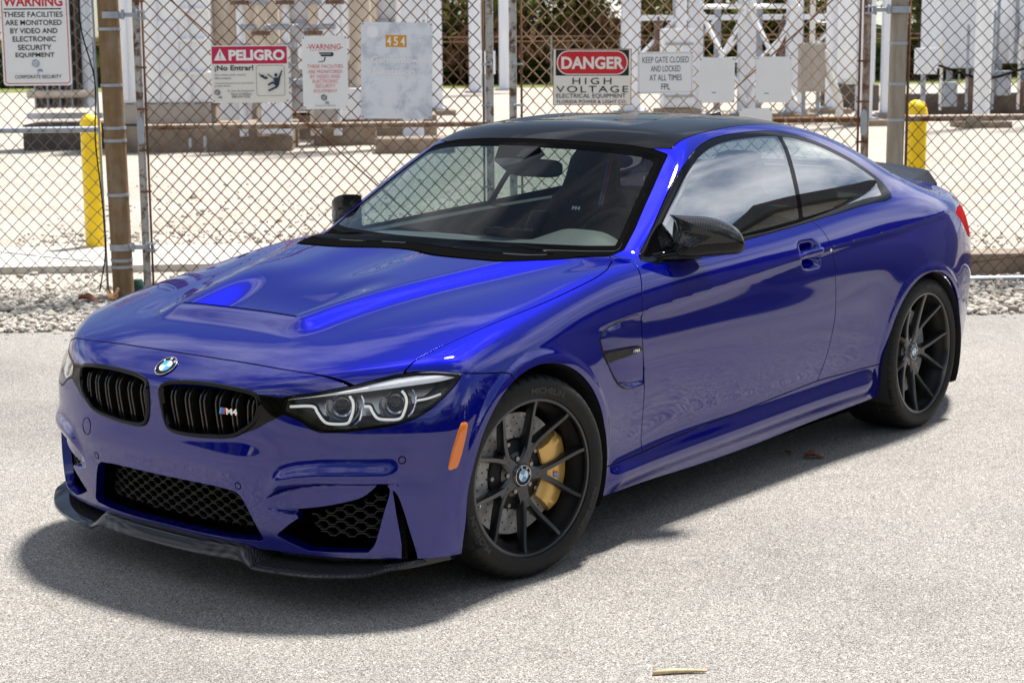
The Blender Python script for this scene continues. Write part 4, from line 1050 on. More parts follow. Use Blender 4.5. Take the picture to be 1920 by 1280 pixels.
# ------------------------------------------------------------------ cabin
def _fabric():
    x=NT('black_suede'); x.set(Base_Color=x.ramp(x.noise(40,4),[(.3,(.012,.012,.013)),(.7,(.026,.026,.027))]),Roughness=.85); return x.m
MT['suede']=_fabric(); MT['dash']=simple('dashboard_grey',(.030,.033,.034),.62); MT['headliner']=simple('dark_headliner',(.02,.02,.021),.9)
def loft(rings,n=28,e=.6,cap=True):
    """rings: centre (x,y,z), half sizes along a and b, axes a and b"""
    V=[]
    for c,a,b,A,B in rings:
        c=np.array(c,float); A=np.array(A,float); B=np.array(B,float)
        for t in np.linspace(0,2*pi,n,endpoint=False):
            ct,st_=cos(t),sin(t); V.append(c+A*a*abs(ct)**e*np.sign(ct)+B*b*abs(st_)**e*np.sign(st_))
    m=len(rings); F=[(i*n+j,i*n+(j+1)%n,(i+1)*n+(j+1)%n,(i+1)*n+j) for i in range(m-1) for j in range(n)]
    if cap: F+=[tuple(range(n))[::-1],tuple((m-1)*n+j for j in range(n))]
    return MB().add(V,F)
def seat(y):
    X=np.array([1.,0,0]); Y=np.array([0,1.,0]); Z=np.array([0,0,1.])
    b=loft([((-1.72-.30*q,y,.52+.46*q),.055+.01*sin(pi*q),.245-.03*q+.02*sin(pi*q),X,Y) for q in np.linspace(0,1,8)]+[((-2.035,y,1.03),.060,.19,X,Y),((-2.05,y,1.07),.055,.15,X,Y),((-2.065,y,1.12),.055,.135,X,Y),((-2.085,y,1.20),.050,.125,X,Y),((-2.10,y,1.245),.035,.10,X,Y),((-2.105,y,1.258),.012,.06,X,Y)])
    s=b.build('front_seat',MT['suede'],CAR,True,auto=60)
    loft([((-1.30-.45*q,y,.47-.02*q),.075,.25,Z,Y) for q in np.linspace(0,1,6)]).build('seat_cushion',MT['suede'],s,True,auto=60)
    for sg in (-1,1): loft([((-1.68-.30*q,y+sg*(.225-.015*q),.56+.40*q),.075-.02*q,.050,X,Y) for q in np.linspace(0,1,7)]).build('seat_bolster',MT['suede'],s,True,auto=60)
    fr=frame((-1.935,y,.985),(0.,1,0),(-.45,0,1)); 
    MB().add(on_frame(fr,[(-.045,-.016),(.045,-.016),(.04,.016),(-.04,.016)],.012),[(0,1,2,3)]).build('seat_badge',MT['gloss'],s)
    V,F=text2d('M4',width=.045,height=.018,bold=.03); mesh_obj('badge_lettering',on_frame(fr,V+[.012,0],.014),F,MT['chrome'],s,False)
    MB().add(on_frame(frame((-1.99,y+.125,1.10),(0,1,0),(-.3,0,1)),[(-.012,-.10),(.0,-.10),(.012,.10),(.0,.10)],.014),[(0,1,2,3)]).build('seat_stripe',MT['badgeblue'],s)
    MB().add(on_frame(frame((-1.99,y+.140,1.10),(0,1,0),(-.3,0,1)),[(-.012,-.10),(.0,-.10),(.012,.10),(.0,.10)],.014),[(0,1,2,3)]).build('seat_stripe',MT['badgered'],s)
seat(.37); seat(-.37)
# dashboard: swept profile, hooded over the dials
ys=np.linspace(-.72,.72,49); rows=[]
hump=lambda y:.055*np.exp(-((y-.37)/.17)**4)
for x_,z_,k in ((-.50,.935,0),(-.62,.955,.0),(-.80,.962,.15),(-.92,.968,.75),(-.985,.965,1.0),(-1.01,.945,.95),(-1.02,.90,.4),(-1.03,.80,0),(-1.00,.60,0)):
    rows.append(np.stack([np.full(len(ys),x_)-.16*ys*ys*.9*0+ (-.10*ys*ys if x_>-.7 else 0),ys,z_+hump(ys)*k-.02*np.abs(ys)**2],1))
n=len(ys); MB().add(np.concatenate(rows),[(j*n+i,j*n+i+1,(j+1)*n+i+1,(j+1)*n+i) for j in range(len(rows)-1) for i in range(n-1)]).build('dashboard',MT['dash'],CAR,True,auto=50)
M=np.array(Matrix.Rotation(rad(-68),3,'Y')); t=np.linspace(0,2*pi,48,endpoint=False); c=np.array([-1.16,.37,.905]); a=np.array([0,1.,0]); b=np.array([-.42,0,.91])
sw=MB().tube(c+.178*(np.cos(t)[:,None]*a+np.sin(t)[:,None]*b),.016,10,closed=True).build('steering_wheel',MT['suede'],CAR,True)
for q in (0,pi,-pi/2): MB().tube([c,c+.17*(cos(q)*a+sin(q)*b)],.014,8).build('wheel_spoke',MT['satin'],sw,True)
MB().box((-1.17,.37,.90),(.05,.13,.11)).build('airbag_cover',MT['satin'],sw,bevel=.02)
MB().box((-1.03,-.02,.955),(.02,.24,.085)).build('display_screen',MT['gloss'],CAR,bevel=.006)
for y in (-.05,.05): MB().box((-1.035,y,.87),(.03,.075,.05)).build('air_vent',MT['satin'],CAR,bevel=.005)
# trough of the cabin
for sg in (-1,1):
    ysd=sg*.735
    P=[(-.70,.30),(-3.0,.30),(-3.0,.985),(-2.4,1.00),(-1.9,.985),(-1.45,.965),(-1.0,.945),(-.80,.93)]
    MB().add([(x,ysd,z) for x,z in P]+[(x,sg*.80,z+.004) for x,z in P],[tuple(range(8)) if sg>0 else tuple(range(8))[::-1],(2,3,11,10),(3,4,12,11),(4,5,13,12),(5,6,14,13),(6,7,15,14)]).build('door_card',MT['dash'],CAR)
MB().box((-1.9,0,.27),(2.4,1.5,.04)).build('cabin_floor',MT['headliner'],CAR); MB().box((-1.45,0,.42),(.95,.22,.34)).build('centre_console',MT['dash'],CAR,bevel=.03)
loft([((-2.62-.12*q,0,.55+.42*q),.07,.60,np.array([1.,0,0]),np.array([0,1.,0])) for q in np.linspace(0,1,6)]).build('rear_seat',MT['suede'],CAR,True,auto=60)
MB().box((-2.98,0,1.00),(.42,1.24,.03)).build('parcel_shelf',MT['dash'],CAR)
for y in (-.36,.36): loft([((-2.77,y,.98+.12*q),.045*(1-.4*q**4),.12*(1-.3*q**4),np.array([1.,0,0]),np.array([0,1.,0])) for q in np.linspace(0,1,6)]).build('rear_headrest',MT['suede'],CAR,True)
MB().box((-.42,0,.66),(.10,1.3,.34)).build('bulkhead',MT['dark'],CAR)
# headliner under the roof skin
xs=np.linspace(-1.28,-2.40,16); ysn=np.linspace(-.52,.52,13); Z=GR_T.grid(xs,np.abs(ysn))-.035; V=[(x,y,Z[i,j]) for i,x in enumerate(xs) for j,y in enumerate(ysn)]
MB().add(V,[(i*13+j,i*13+j+1,(i+1)*13+j+1,(i+1)*13+j) for i in range(15) for j in range(12)]).build('headliner',MT['headliner'],CAR,True)
# mirror and camera housing at the top of the screen
hs=[(-1.075,0,1.300),(-1.10,0,1.285),(-1.16,0,1.265)]
P=[(-1.062,-.10,1.318),(-1.062,.10,1.318),(-.985,.065,1.262),(-.960,.0,1.243),(-.985,-.065,1.262)]; P2=[(x-.05,y*.9,z-.035) for x,y,z in P]
cb=MB().add(P+P2,[(0,1,2,3,4),(9,8,7,6,5)]+[(i,(i+1)%5,5+(i+1)%5,5+i) for i in range(5)]).build('camera_housing',MT['satin'],CAR)
MB().add([(-1.048,.035,1.3095),(-1.048,.085,1.3095),(-1.010,.062,1.2815),(-1.005,.030,1.278)],[(0,1,2,3)]).build('camera_window',MT['glass'],cb)
loft([((-1.165,-.125+.25*q,1.225),.028*(1-.5*abs(2*q-1)**6),.036*(1-.4*abs(2*q-1)**6),np.array([1.,0,0]),np.array([0,0,1.])) for q in np.linspace(0,1,12)],16).build('rear_view_mirror',MT['satin'],CAR,True)

# ------------------------------------------------------------------ setting
FA0=np.array([-3.341,-5.376,0.0]); FE=np.array([-.67558,.73728,0.0]); FB=np.array([-.73728,-.67558,0.0]); UPV=np.array([0,0,1.0])
def yd(s,d,z=0.0): return FA0+FE*s+FB*d+UPV*z
YROT=math.atan2(FE[1],FE[0])            # local x along the fence, local y away from the camera
def yard_thing(name,s,d,z=0.0,rot=0.0):
    o=empty(name,tuple(yd(s,d,z)),YROT+pi+0*rot if False else math.atan2(FE[1],FE[0])+rot); return o
# local axes of a yard thing: x = right along the fence, y = FB direction needs a mirrored frame, so use y = towards the camera
rng=random.Random(7); nrg=np.random.RandomState(11)
def _asphalt():
    x=NT('worn_asphalt'); o=x.obj()
    v=x.n('ShaderNodeTexVoronoi',{'Vector':o,'Scale':300.0,'Randomness':1.0}); sc=x.n('ShaderNodeSeparateColor',{0:v.outputs['Color']})
    stone=x.ramp(sc.outputs[0],[(.0,(.09,.087,.084)),(.22,(.20,.194,.186)),(.5,(.345,.335,.320)),(.85,(.47,.457,.437)),(1,(.64,.625,.60))])
    big=x.noise(.55,5,.6); dirt=x.ramp(big,[(.28,(.70,.68,.66)),(.5,(.95,.93,.90)),(.72,(1.10,1.07,1.03))])
    v2=x.n('ShaderNodeTexVoronoi',{'Vector':o,'Scale':95.0}); pick=x.ramp(x.n('ShaderNodeSeparateColor',{0:v2.outputs['Color']}).outputs[1],[(.80,(0,0,0)),(.84,(1,1,1))],'CONSTANT'); big2=x.math('MULTIPLY',pick,x.math('LESS_THAN',v2.outputs['Distance'],.42)); stone=x.mix(big2,stone,x.ramp(x.n('ShaderNodeSeparateColor',{0:v2.outputs['Color']}).outputs[2],[(0,(.14,.13,.12)),(.4,(.40,.375,.34)),(1,(.66,.64,.60))]))
    fine=x.noise(420,2,.6); binder=x.ramp(fine,[(.40,(.42,.41,.40)),(.58,(1,1,1))])
    col=x.mix(1.0,stone,dirt,'MULTIPLY'); col=x.mix(.62,col,binder,'MULTIPLY')
    st=x.ramp(x.noise(2.4,6,.65,dist=.6),[(.60,(1,1,1)),(.74,(.78,.77,.76))]); col=x.mix(1.0,col,st,'MULTIPLY')
    x.set(Base_Color=col,Roughness=.88,Specular_IOR_Level=.25)
    x.bump(x.math('ADD',x.math('MULTIPLY',v.outputs['Distance'],-.6),x.math('MULTIPLY',fine,.8)),.55,.004); return x.m
MT['asphalt']=_asphalt()
def _gravel(name,c0,c1,sc=34.0,b=.6):
    x=NT(name); o=x.obj(); v=x.n('ShaderNodeTexVoronoi',{'Vector':o,'Scale':sc}); s_=x.n('ShaderNodeSeparateColor',{0:v.outputs['Color']})
    col=x.mix(s_.outputs[0],c0,c1); col=x.mix(.85,col,x.ramp(v.outputs['Distance'],[(.25,(1,1,1)),(.75,(.45,.42,.38))]),'MULTIPLY')
    col=x.mix(.7,col,x.ramp(x.noise(.8,4),[(.3,(.80,.76,.70)),(.7,(1,1,1))]),'MULTIPLY')
    x.set(Base_Color=col,Roughness=.9,Specular_IOR_Level=.2); x.bump(v.outputs['Distance'],-b if False else b,.02); return x.m
MT['yardgravel']=_gravel('pale_limestone_gravel',(.47,.435,.39),(.64,.605,.555))
MT['bedgravel']=_gravel('gravel_bed',(.20,.18,.16),(.46,.43,.39),40)
def _stone():
    x=NT('loose_stone'); r=x.n('ShaderNodeNewGeometry').outputs['Random Per Island']
    c=x.ramp(r,[(0,(.22,.195,.165)),(.25,(.38,.35,.31)),(.6,(.50,.47,.42)),(.85,(.62,.595,.55)),(1,(.34,.28,.21))]); x.set(Base_Color=x.mix(.4,c,x.ramp(x.noise(70,3),[(.3,(.6,.58,.55)),(.7,(1,1,1))]),'MULTIPLY'),Roughness=.9,Specular_IOR_Level=.2); return x.m
MT['stone']=_stone()
def sheet(name,pts,z,mat,kind='structure'):
    o=mesh_obj(name,[(p[0],p[1],z) for p in pts],[tuple(range(len(pts)))],mat,None,False); tag(o,kind=kind); return o
R_=170
sheet('ground',[(-R_,-R_),(R_,-R_),(R_,R_),(-R_,R_)],-.012,MT['yardgravel'])
# the car park reaches a line about a metre in front of the fence
P=[yd(s,-1.30+.05*sin(s*1.7)+.035*sin(s*4.1+1)) for s in np.linspace(-30,36,160)]
far=[yd(36,-80),yd(-30,-80)]
sheet('car_park',[(p[0],p[1]) for p in P+far],0.0,MT['asphalt'])
sheet('gravel_bed',[tuple(yd(s,d)[:2]) for s,d in ((-30,-1.55),(36,-1.55),(36,.6),(-30,.6))],-.006,MT['bedgravel'])
# concrete apron just inside the gate
def _conc(name,a,b,sc=6):
    x=NT(name); x.set(Base_Color=x.mix(.5,x.ramp(x.noise(sc,6,.65),[(.25,a),(.75,b)]),x.ramp(x.noise(sc*14,3),[(.3,(.7,.7,.7)),(.7,(1,1,1))]),'MULTIPLY'),Roughness=.88,Specular_IOR_Level=.2); x.bump(x.noise(sc*22,3),.25,.004); return x.m
MT['concrete']=_conc('pale_concrete',(.42,.39,.35),(.60,.57,.52)); MT['plinth']=_conc('weathered_plinth_concrete',(.17,.13,.10),(.36,.30,.24),3); MT['darkplinth']=_conc('stained_plinth_concrete',(.07,.055,.05),(.17,.14,.12),3)
ap=MB(); 
for s0,s1 in ((-3.2,1.05),(1.056,5.2)):
    a=[yd(s0,1.55),yd(s1,1.55),yd(s1,2.95),yd(s0,2.95)]; V=[(p[0],p[1],-.03) for p in a]+[(p[0],p[1],.045) for p in a]; ap=MB().add(V,[(4,5,6,7),(0,1,5,4),(1,2,6,5),(2,3,7,6),(3,0,4,7)])
    nm='concrete_apron'; o=ap.build(nm,MT['concrete']); tag(o,kind='structure')
# loose stones along the fence foot
def ico(sub=0):
    t=(1+5**.5)/2; V=np.array([(-1,t,0),(1,t,0),(-1,-t,0),(1,-t,0),(0,-1,t),(0,1,t),(0,-1,-t),(0,1,-t),(t,0,-1),(t,0,1),(-t,0,-1),(-t,0,1)],float); V/=np.linalg.norm(V[0])
    F=[(0,11,5),(0,5,1),(0,1,7),(0,7,10),(0,10,11),(1,5,9),(5,11,4),(11,10,2),(10,7,6),(7,1,8),(3,9,4),(3,4,2),(3,2,6),(3,6,8),(3,8,9),(4,9,5),(2,4,11),(6,2,10),(8,6,7),(9,8,1)]; return V,np.array(F)
def stones(name,n,sfn,size,mat):
    V0_,F0_=ico(); V=[];F=[]
    for i in range(n):
        s,d,z=sfn(); r=size*math.exp(nrg.normal(0,.38)); q=V0_*(1+nrg.uniform(-.28,.28,(12,1)))*np.array([r,r*nrg.uniform(.6,1),r*nrg.uniform(.45,.8)]); a=nrg.uniform(0,2*pi); c,s_=cos(a),sin(a)
        tl=nrg.uniform(-.5,.5); ct,st_=cos(tl),sin(tl)
        q=np.stack([q[:,0],q[:,1]*ct-q[:,2]*st_,q[:,1]*st_+q[:,2]*ct],1); q=np.stack([q[:,0]*c-q[:,1]*s_,q[:,0]*s_+q[:,1]*c,q[:,2]],1)+yd(s,d,z+r*.22); V.append(q); F.append(F0_+12*i)
    o=mesh_obj(name,np.concatenate(V),np.concatenate(F).tolist(),mat,None,False); return o
def bed():
    s=nrg.uniform(-1.6,1.4) if nrg.rand()<.62 else nrg.uniform(5.0,7.6); d=nrg.uniform(-1.42,.5) ; 
    return s,d,nrg.uniform(0,.02)-.004
tag(stones('loose_gravel',12000,bed,.0175,MT['stone']),'pale loose stones in the bed along the fence foot','gravel',kind='stuff')
def yardst():
    s=nrg.uniform(-1.5,7.5); d=.6+abs(nrg.normal(0,4.0)); 
    if 1.5<d<3 and s<5.2: d+=1.6
    return s,d,-.008
tag(stones('yard_gravel',2600,yardst,.015,MT['stone']),'scattered white stones on the yard behind the fence','gravel',kind='stuff')
def edge_st():
    s=nrg.uniform(-1.6,7.6); return s,-1.30-abs(nrg.normal(0,.14)),.0
tag(stones('strewn_grit',420,edge_st,.011,MT['stone']),'small grit strewn over the asphalt edge','grit',kind='stuff')

# --- metal finishes of the fence
def _rust(name,metal,rust,lo,hi,sc=9,rough=.7,met=.3):
    x=NT(name); n=x.noise(sc,6,.68,dist=.4); f=x.ramp(n,[(lo,(0,0,0)),(hi,(1,1,1))]); r=x.ramp(x.noise(sc*5,4,.6),[(.3,tuple(q*.45 for q in rust)),(.7,rust)])
    x.set(Base_Color=x.mix(f,metal,r),Roughness=rough,Metallic=met); x.bump(x.noise(sc*14,3),.2,.002); return x.m
MT['galv']=_rust('galvanised_steel',(.42,.45,.49),(.34,.33,.32),.55,.9,8,.5,.6)
MT['galvwire']=_rust('galvanised_wire',(.26,.25,.24),(.17,.14,.12),.35,.7,6,.6,.5)
MT['rustwire']=_rust('rusted_wire',(.30,.17,.10),(.17,.08,.042),.35,.7,4,.8,.2)
MT['tanwire']=_rust('pale_rusted_wire',(.50,.36,.23),(.28,.15,.08),.45,.75,3,.75,.3)
MT['darkwire']=_rust('dark_rusted_wire',(.10,.055,.035),(.16,.07,.035),.4,.7,4,.8,.2)
MT['rustpipe']=_rust('rusting_pipe',(.40,.35,.29),(.20,.085,.035),.42,.62,11,.7,.3)
MT['rustbar']=_rust('rusted_bar',(.21,.105,.05),(.12,.05,.022),.35,.7,9,.85,.1)
MT['truss']=_rust('rusted_rod',(.22,.095,.045),(.13,.05,.02),.35,.7,8,.85,.1)
MT['paintpipe']=_rust('flaking_grey_pipe',(.47,.46,.44),(.17,.085,.045),.50,.60,13,.65,.2)
def _post(name,a,b_,c):
    x=NT(name); m=x.n('ShaderNodeMapping',{'Vector':x.obj(),'Scale':(16,16,1.5)}).outputs[0]; n=x.noise(1.6,6,.7,vec=m); n2=x.noise(7,4,.6)
    x.set(Base_Color=x.mix(x.ramp(n2,[(.45,(0,0,0)),(.7,(1,1,1))]),x.ramp(n,[(.25,a),(.75,b_)]),c),Roughness=.8,Specular_IOR_Level=.25); x.bump(n,.3,.004); return x.m
MT['brownpost']=_post('rust_brown_post',(.15,.092,.045),(.31,.205,.105),(.27,.215,.15)); MT['greypost']=_post('weathered_grey_post',(.19,.16,.12),(.47,.42,.34),(.33,.30,.25))
def _yel():
    x=NT('yellow_bollard_paint'); x.set(Base_Color=x.mix(.35,(.95,.64,.005),x.ramp(x.noise(14,5,.6),[(.35,(.75,.72,.6)),(.65,(1,1,1))]),'MULTIPLY'),Roughness=.38); return x.m
MT['yellow']=_yel()
def vpipe(name,s,d,r,z0,z1,mat,parent=None,n=16,lean=0.0):
    base=yd(s,d); o=MB().tube([(0,0,z0),(lean*.5,0,(z0+z1)/2),(lean,0,z1)],r,n).build(name,mat,parent,True,auto=40)
    if parent is None: o.location=tuple(base)
    return o
class Loc:
    """maps yard coordinates into a thing's local frame: x along the fence, y away from the camera is -y, z up"""
    def __init__(s_,name,s,d,z=0.0):
        s_.o=empty(name,tuple(yd(s,d,z)),YROT); s_.s=s; s_.d=d; s_.z=z
    def p(s_,s,d,z): return (s-s_.s, -(d-s_.d)*1.0*SGN, z-s_.z)
SGN=1.0 if (np.array([-FE[1],FE[0],0])@FB)<0 else -1.0
def chain(w0,w1,z0,z1,du,dv,r,ph=0):
    """diamond wire cloth between local x w0..w1"""
    mb=MB(); nW=int(round((w1-w0)/du)); zs=np.arange(z0,z1+1e-6,dv); V=[];F=[]; k=0
    for i in range(nW):
        xa=w0+i*du; jit=nrg.uniform(-.004,.004)
        P=np.array([(xa+(du if (j%2)==(i%2) else 0)+jit*sin(j*.7), (.004 if j%2 else -.004), z) for j,z in enumerate(zs)])
        P[:,1]+=.014*np.sin(P[:,0]*2.1+1)*np.sin(P[:,2]*1.7); P[:,0]+=.007*np.sin(P[:,2]*2.7+i*.13); P[:,2]+=.006*np.sin(P[:,0]*3.1+P[:,2])
        m=len(P); off=np.array([(r,0,0),(0,r,0),(-r,0,0),(0,-r,0)]); V.append((P[:,None,:]+off[None]).reshape(-1,3))
        idx=np.arange(m-1)[:,None]*4+np.arange(4)[None]; nx_=np.arange(m-1)[:,None]*4+(np.arange(4)[None]+1)%4
        F.append(np.stack([idx,nx_,nx_+4,idx+4],-1).reshape(-1,4)+k); k+=m*4
    return np.concatenate(V),np.concatenate(F)
ZT=2.45
def fence_panel(name,label,s0,s1,wire,r,cat='fence',grp=None):
    L=Loc(name,s0,0); tag(L.o,label,cat,grp)
    V,F=chain(0.0,s1-s0,.05,ZT,.048,.0505,r); o=mesh_obj('chain_link_mesh',V,F.tolist(),wire,L.o,True); o['kind']='stuff'
    return L
def bandf(L,s,z,mat,w=.022,rad_=.075,name='strap'):
    M=np.array([[1,0,0],[0,1,0],[0,0,1.]]); MB().lathe([(rad_,-w/2),(rad_+.004,-w/2),(rad_+.004,w/2),(rad_,w/2),(rad_,-w/2)],24,None,L.p(s,0,z)).build(name,mat,L.o,True,auto=30)
# left fixed fence
L1=fence_panel('chain_link_fence','grey galvanised chain-link fence beside the leaning brown gate post',-7.2,-.055,MT['galvwire'],.0036,'fence','chain-link fence panels')
MB().tube([L1.p(-7.2,.035,1.165),L1.p(-.055,.035,1.165)],.021,14).build('fence_rail',MT['galv'],L1.o,True,auto=40)
MB().tube([L1.p(-7.2,-.01,.42),L1.p(-.80,-.01,.345),L1.p(-.14,-.01,.262)],.0042,6).build('tension_wire',MT['galv'],L1.o,True)
MB().tube([L1.p(-.04,-.01,.03),L1.p(-.05,-.01,1.2),L1.p(-.06,-.01,ZT)],.009,6).build('tension_bar',MT['galv'],L1.o,True)
for s in (-3.1,-6.2): MB().tube([L1.p(s,.06,0),L1.p(s,.06,ZT)],.03,12).build('line_post',MT['galv'],L1.o,True,auto=40)
# gate leaves
def gate(name,label,s0,s1,wire,sL,sR,rodpts,pipeL,pipeR,r=.0050,rail='rustpipe'):
    L=Loc(name,s0,0); tag(L.o,label,'gate','gate leaves')
    V,F=chain(.03,s1-s0-.03,.06,ZT,.0475,.0505,r); o=mesh_obj('chain_link_mesh',V,F.tolist(),wire,L.o,True); o['kind']='stuff'
    for s,mt in ((s0-.02,pipeL),(s1+.02,pipeR)): MB().tube([L.p(s,.01,.07),L.p(s,.01,ZT+.03)],.027,14).build('gate_upright',MT[mt],L.o,True,auto=40)
    for s in (sL,sR): MB().tube([L.p(s,-.01,.06),L.p(s,-.01,ZT)],.0085,6).build('tension_bar',MT['rustbar'],L.o,True)
    for z,nm in ((1.175,'gate_rail'),(.09,'bottom_rail'),(ZT,'top_rail')): MB().tube([L.p(s0,.03,z),L.p(s1,.03,z)],.021,12).build(nm,MT[rail],L.o,True,auto=40)
    MB().tube([L.p(*rodpts[0]),L.p(*rodpts[1])],.006,6).build('truss_rod',MT['truss'],L.o,True)
    for s,se in ((s0-.02,sL),(s1+.02,sR)):
        for z in (.33,.74,1.02,1.30,1.58,2.02):
            MB().box(L.p((s+se)/2,-.02,z),(abs(se-s)+.03,.036,.014)).build('tension_band',MT['rustbar'] if s<1 or s>5 else MT['galv'],L.o,bevel=.002)
    return L
G1=gate('gate_leaf','rusty chain-link gate leaf carrying the red PELIGRO sign',.25,2.60,MT['rustwire'],.272,2.575,((.44,.012,2.05),(2.55,.012,.09)),'paintpipe','paintpipe',rail='rustpipe')
G2=gate('gate_leaf','tan wired gate leaf carrying the red and black DANGER sign',2.80,5.24,MT['tanwire'],2.838,5.205,((5.10,.012,2.08),(2.86,.012,.09)),'paintpipe','rustpipe',rail='rustbar')
# posts
def post(name,label,s,r,mat,lean,hz,straps,cat='post'):
    L=Loc(name,s,0); tag(L.o,label,cat)
    MB().tube([(lean*(z/2.0),0,z) for z in np.linspace(-.05,ZT+.1,8)],r,24).build('post_shaft',mat,L.o,True,auto=40)
    for z in straps:
        MB().lathe([(r,-.010),(r+.005,-.010),(r+.005,.010),(r,.010),(r,-.010)],24,None,(lean*z/2,0,z)).build('strap',MT['galv'],L.o,True,auto=30)
    return L
PL=post('gate_post','brown leaning gate post with grey straps left of the gate',.065,.072,MT['brownpost'],-.02,0,(.225,.27,.72,1.09,1.175,1.463,1.837))
PR=post('gate_post','weathered grey gate post beside the right yellow bollard',5.472,.060,MT['greypost'],.01,0,(.55,.85,1.17,1.42,1.70))
for i,(L,sg) in enumerate(((PL,1),(PR,-1))):
    for z in (1.93,.36):
        s=L.s; h=empty("hinge_bracket",tuple(yd(s,0,z)),YROT); tag(h,('grey pivot hinge high on the brown left gate post' if z>1 else 'grey pivot hinge low on the brown left gate post') if i==0 else ('grey pivot hinge high on the weathered right gate post' if z>1 else 'grey pivot hinge low behind the blue car on the right post'),'hinge','gate hinges')
        r=.075
        MB().lathe([(r,-.022),(r+.008,-.022),(r+.008,.022),(r,.022),(r,-.022)],24).build('hinge_collar',MT['galv'],h,True,auto=30)
        MB().box((sg*.125,-.045,0),(.13,.02,.030)).build('hinge_strap',MT['galv'],h,bevel=.004)
        MB().tube([(sg*.085,-.06,-.03),(sg*.085,-.06,.035)],.011,8).build('hinge_bolt',MT['galv'],h,True,auto=40)
        MB().box((sg*.200,-.02,.022),(.07,.075,.014)).build('hinge_clamp',MT['galv'],h,bevel=.003); MB().box((sg*.200,-.02,-.022),(.07,.075,.014)).build('hinge_clamp',MT['galv'],h,bevel=.003)
        for q in (-.025,.025): MB().tube([(sg*.2+q,-.06,-.036),(sg*.2+q,-.06,.036)],.006,6).build('clamp_bolt',MT['galv'],h,True)
# latch plates
for s,lb in ((.235,'grey latch plate on the left gate upright above the rail'),(5.235,'grey latch plate at the right end of the gate rail')):
    o=MB().prism(smooth_line([(-.018,-.09),(.018,-.09),(.022,-.02),(.022,.05),(.0,.085),(-.022,.05),(-.022,-.02)],28,True),-.006,.006,np.array([[1,0,0],[0,0,-1.],[0,1,0]])).build('latch_plate',MT['galv'],None,bevel=.002); o.location=tuple(yd(s,-.045,1.165)); o.rotation_euler=(0,0,YROT); tag(o,lb,'latch','gate latch plates')
# right fixed fence
L2=fence_panel('chain_link_fence','dark rusty chain-link fence right of the weathered gate post',5.55,13.2,MT['darkwire'],.0038,'fence','chain-link fence panels')
MB().tube([L2.p(5.55,.035,1.178),L2.p(13.2,.035,1.178)],.024,14).build('fence_rail',MT['rustpipe'],L2.o,True,auto=40)
MB().tube([L2.p(5.553,-.01,.03),L2.p(5.553,-.01,ZT)],.010,6).build('tension_bar',MT['rustbar'],L2.o,True)
MB().tube([L2.p(5.553,.0,.09),L2.p(9.0,.0,.50)],.005,6).build('truss_rod',MT['rustbar'],L2.o,True)
MB().tube([L2.p(5.55,.02,.028),L2.p(13.2,.02,.028)],.022,12).build('bottom_rail',MT['galv'],L2.o,True,auto=40)
for s in (8.6,11.6): MB().tube([L2.p(s,.07,0),L2.p(s,.07,ZT)],.03,12).build('line_post',MT['rustpipe'],L2.o,True,auto=40)
k=Loc('concrete_kerb',9.3,.42); tag(k.o,'grey concrete kerb behind the foot of the right fence','kerb'); MB().box((0,0,.075),(7.6,.30,.21)).build('kerb_block',MT['plinth'],k.o,bevel=.01)
# cable on the brown post
MB().tube(smooth_line([yd(-.10,-.06,2.45),yd(-.135,-.06,1.9),yd(-.055,-.065,1.5),yd(-.07,-.06,1.1),yd(-.045,-.06,.7),yd(-.035,-.07,.35),yd(-.09,-.06,.06)],40),.005,6).build('black_cable',MT['rubber'],None,True); tag(bpy.data.objects['black_cable'],'thin black cable hanging down the brown gate post','cable')
# bollards
def bollard(s,d,label,top):
    L=Loc('bollard',s,d); tag(L.o,label,'bollard','yellow bollards')
    MB().lathe([(.0,top),(.03,top-.004),(.058,top-.02),(.078,top-.05),(.086,top-.08),(.086,-.02)],32).build('bollard_sleeve',MT['yellow'],L.o,True,auto=35)
    MB().lathe([(.0865,top-.095),(.0895,top-.10),(.0895,top-.16),(.0865,top-.165)],32).build('sleeve_collar',MT['yellow'],L.o,True,auto=35)
bollard(-.60,2.95,'yellow bollard behind the fence under the large WARNING sign',1.17); bollard(6.235,2.0,'yellow bollard behind the fence beside the weathered grey post',1.245)
# leaves and debris at the post foot
def _leaf(name,a,b_): 
    x=NT(name); x.set(Base_Color=x.ramp(x.noise(40,4),[(.3,a),(.7,b_)]),Roughness=.75); return x.m
MT['leaf']=_leaf('dead_leaf_brown',(.16,.05,.025),(.30,.11,.055)); MT['palm']=_leaf('dry_palm_bark',(.20,.09,.03),(.42,.24,.10)); MT['stick']=_leaf('dry_stick',(.45,.32,.17),(.66,.52,.32))
def curl(name,label,loc,L_,W_,rot,mat,cat,hh=.02):
    n=9; V=[]
    for i in range(n):
        q=i/(n-1); w=W_*sin(pi*min(.97,max(.05,q)))**.6*(1+.15*sin(q*17)); 
        for u in (-1,-.5,0,.5,1): V.append(((q-.5)*L_,u*w*.5,hh*(.35+.65*u*u)*(.6+.5*sin(q*5))+.004))
    F=[(i*5+j,i*5+j+1,(i+1)*5+j+1,(i+1)*5+j) for i in range(n-1) for j in range(4)]
    o=mesh_obj(name,V,F,mat,None,True); o.location=loc; o.rotation_euler=(0,0,rot); m=o.modifiers.new('thick','SOLIDIFY'); m.thickness=.0015; tag(o,label,cat); return o
curl('dead_leaf','curled brown leaf on the asphalt beside the side skirt','leaf' and (-2.00,.815,0),.085,.045,2.3,MT['leaf'],'leaf',.022)
curl('dead_leaf','small reddish leaf in the shadow under the side skirt',(-1.995,.69,0),.040,.024,1.1,MT['leaf'],'leaf',.012)
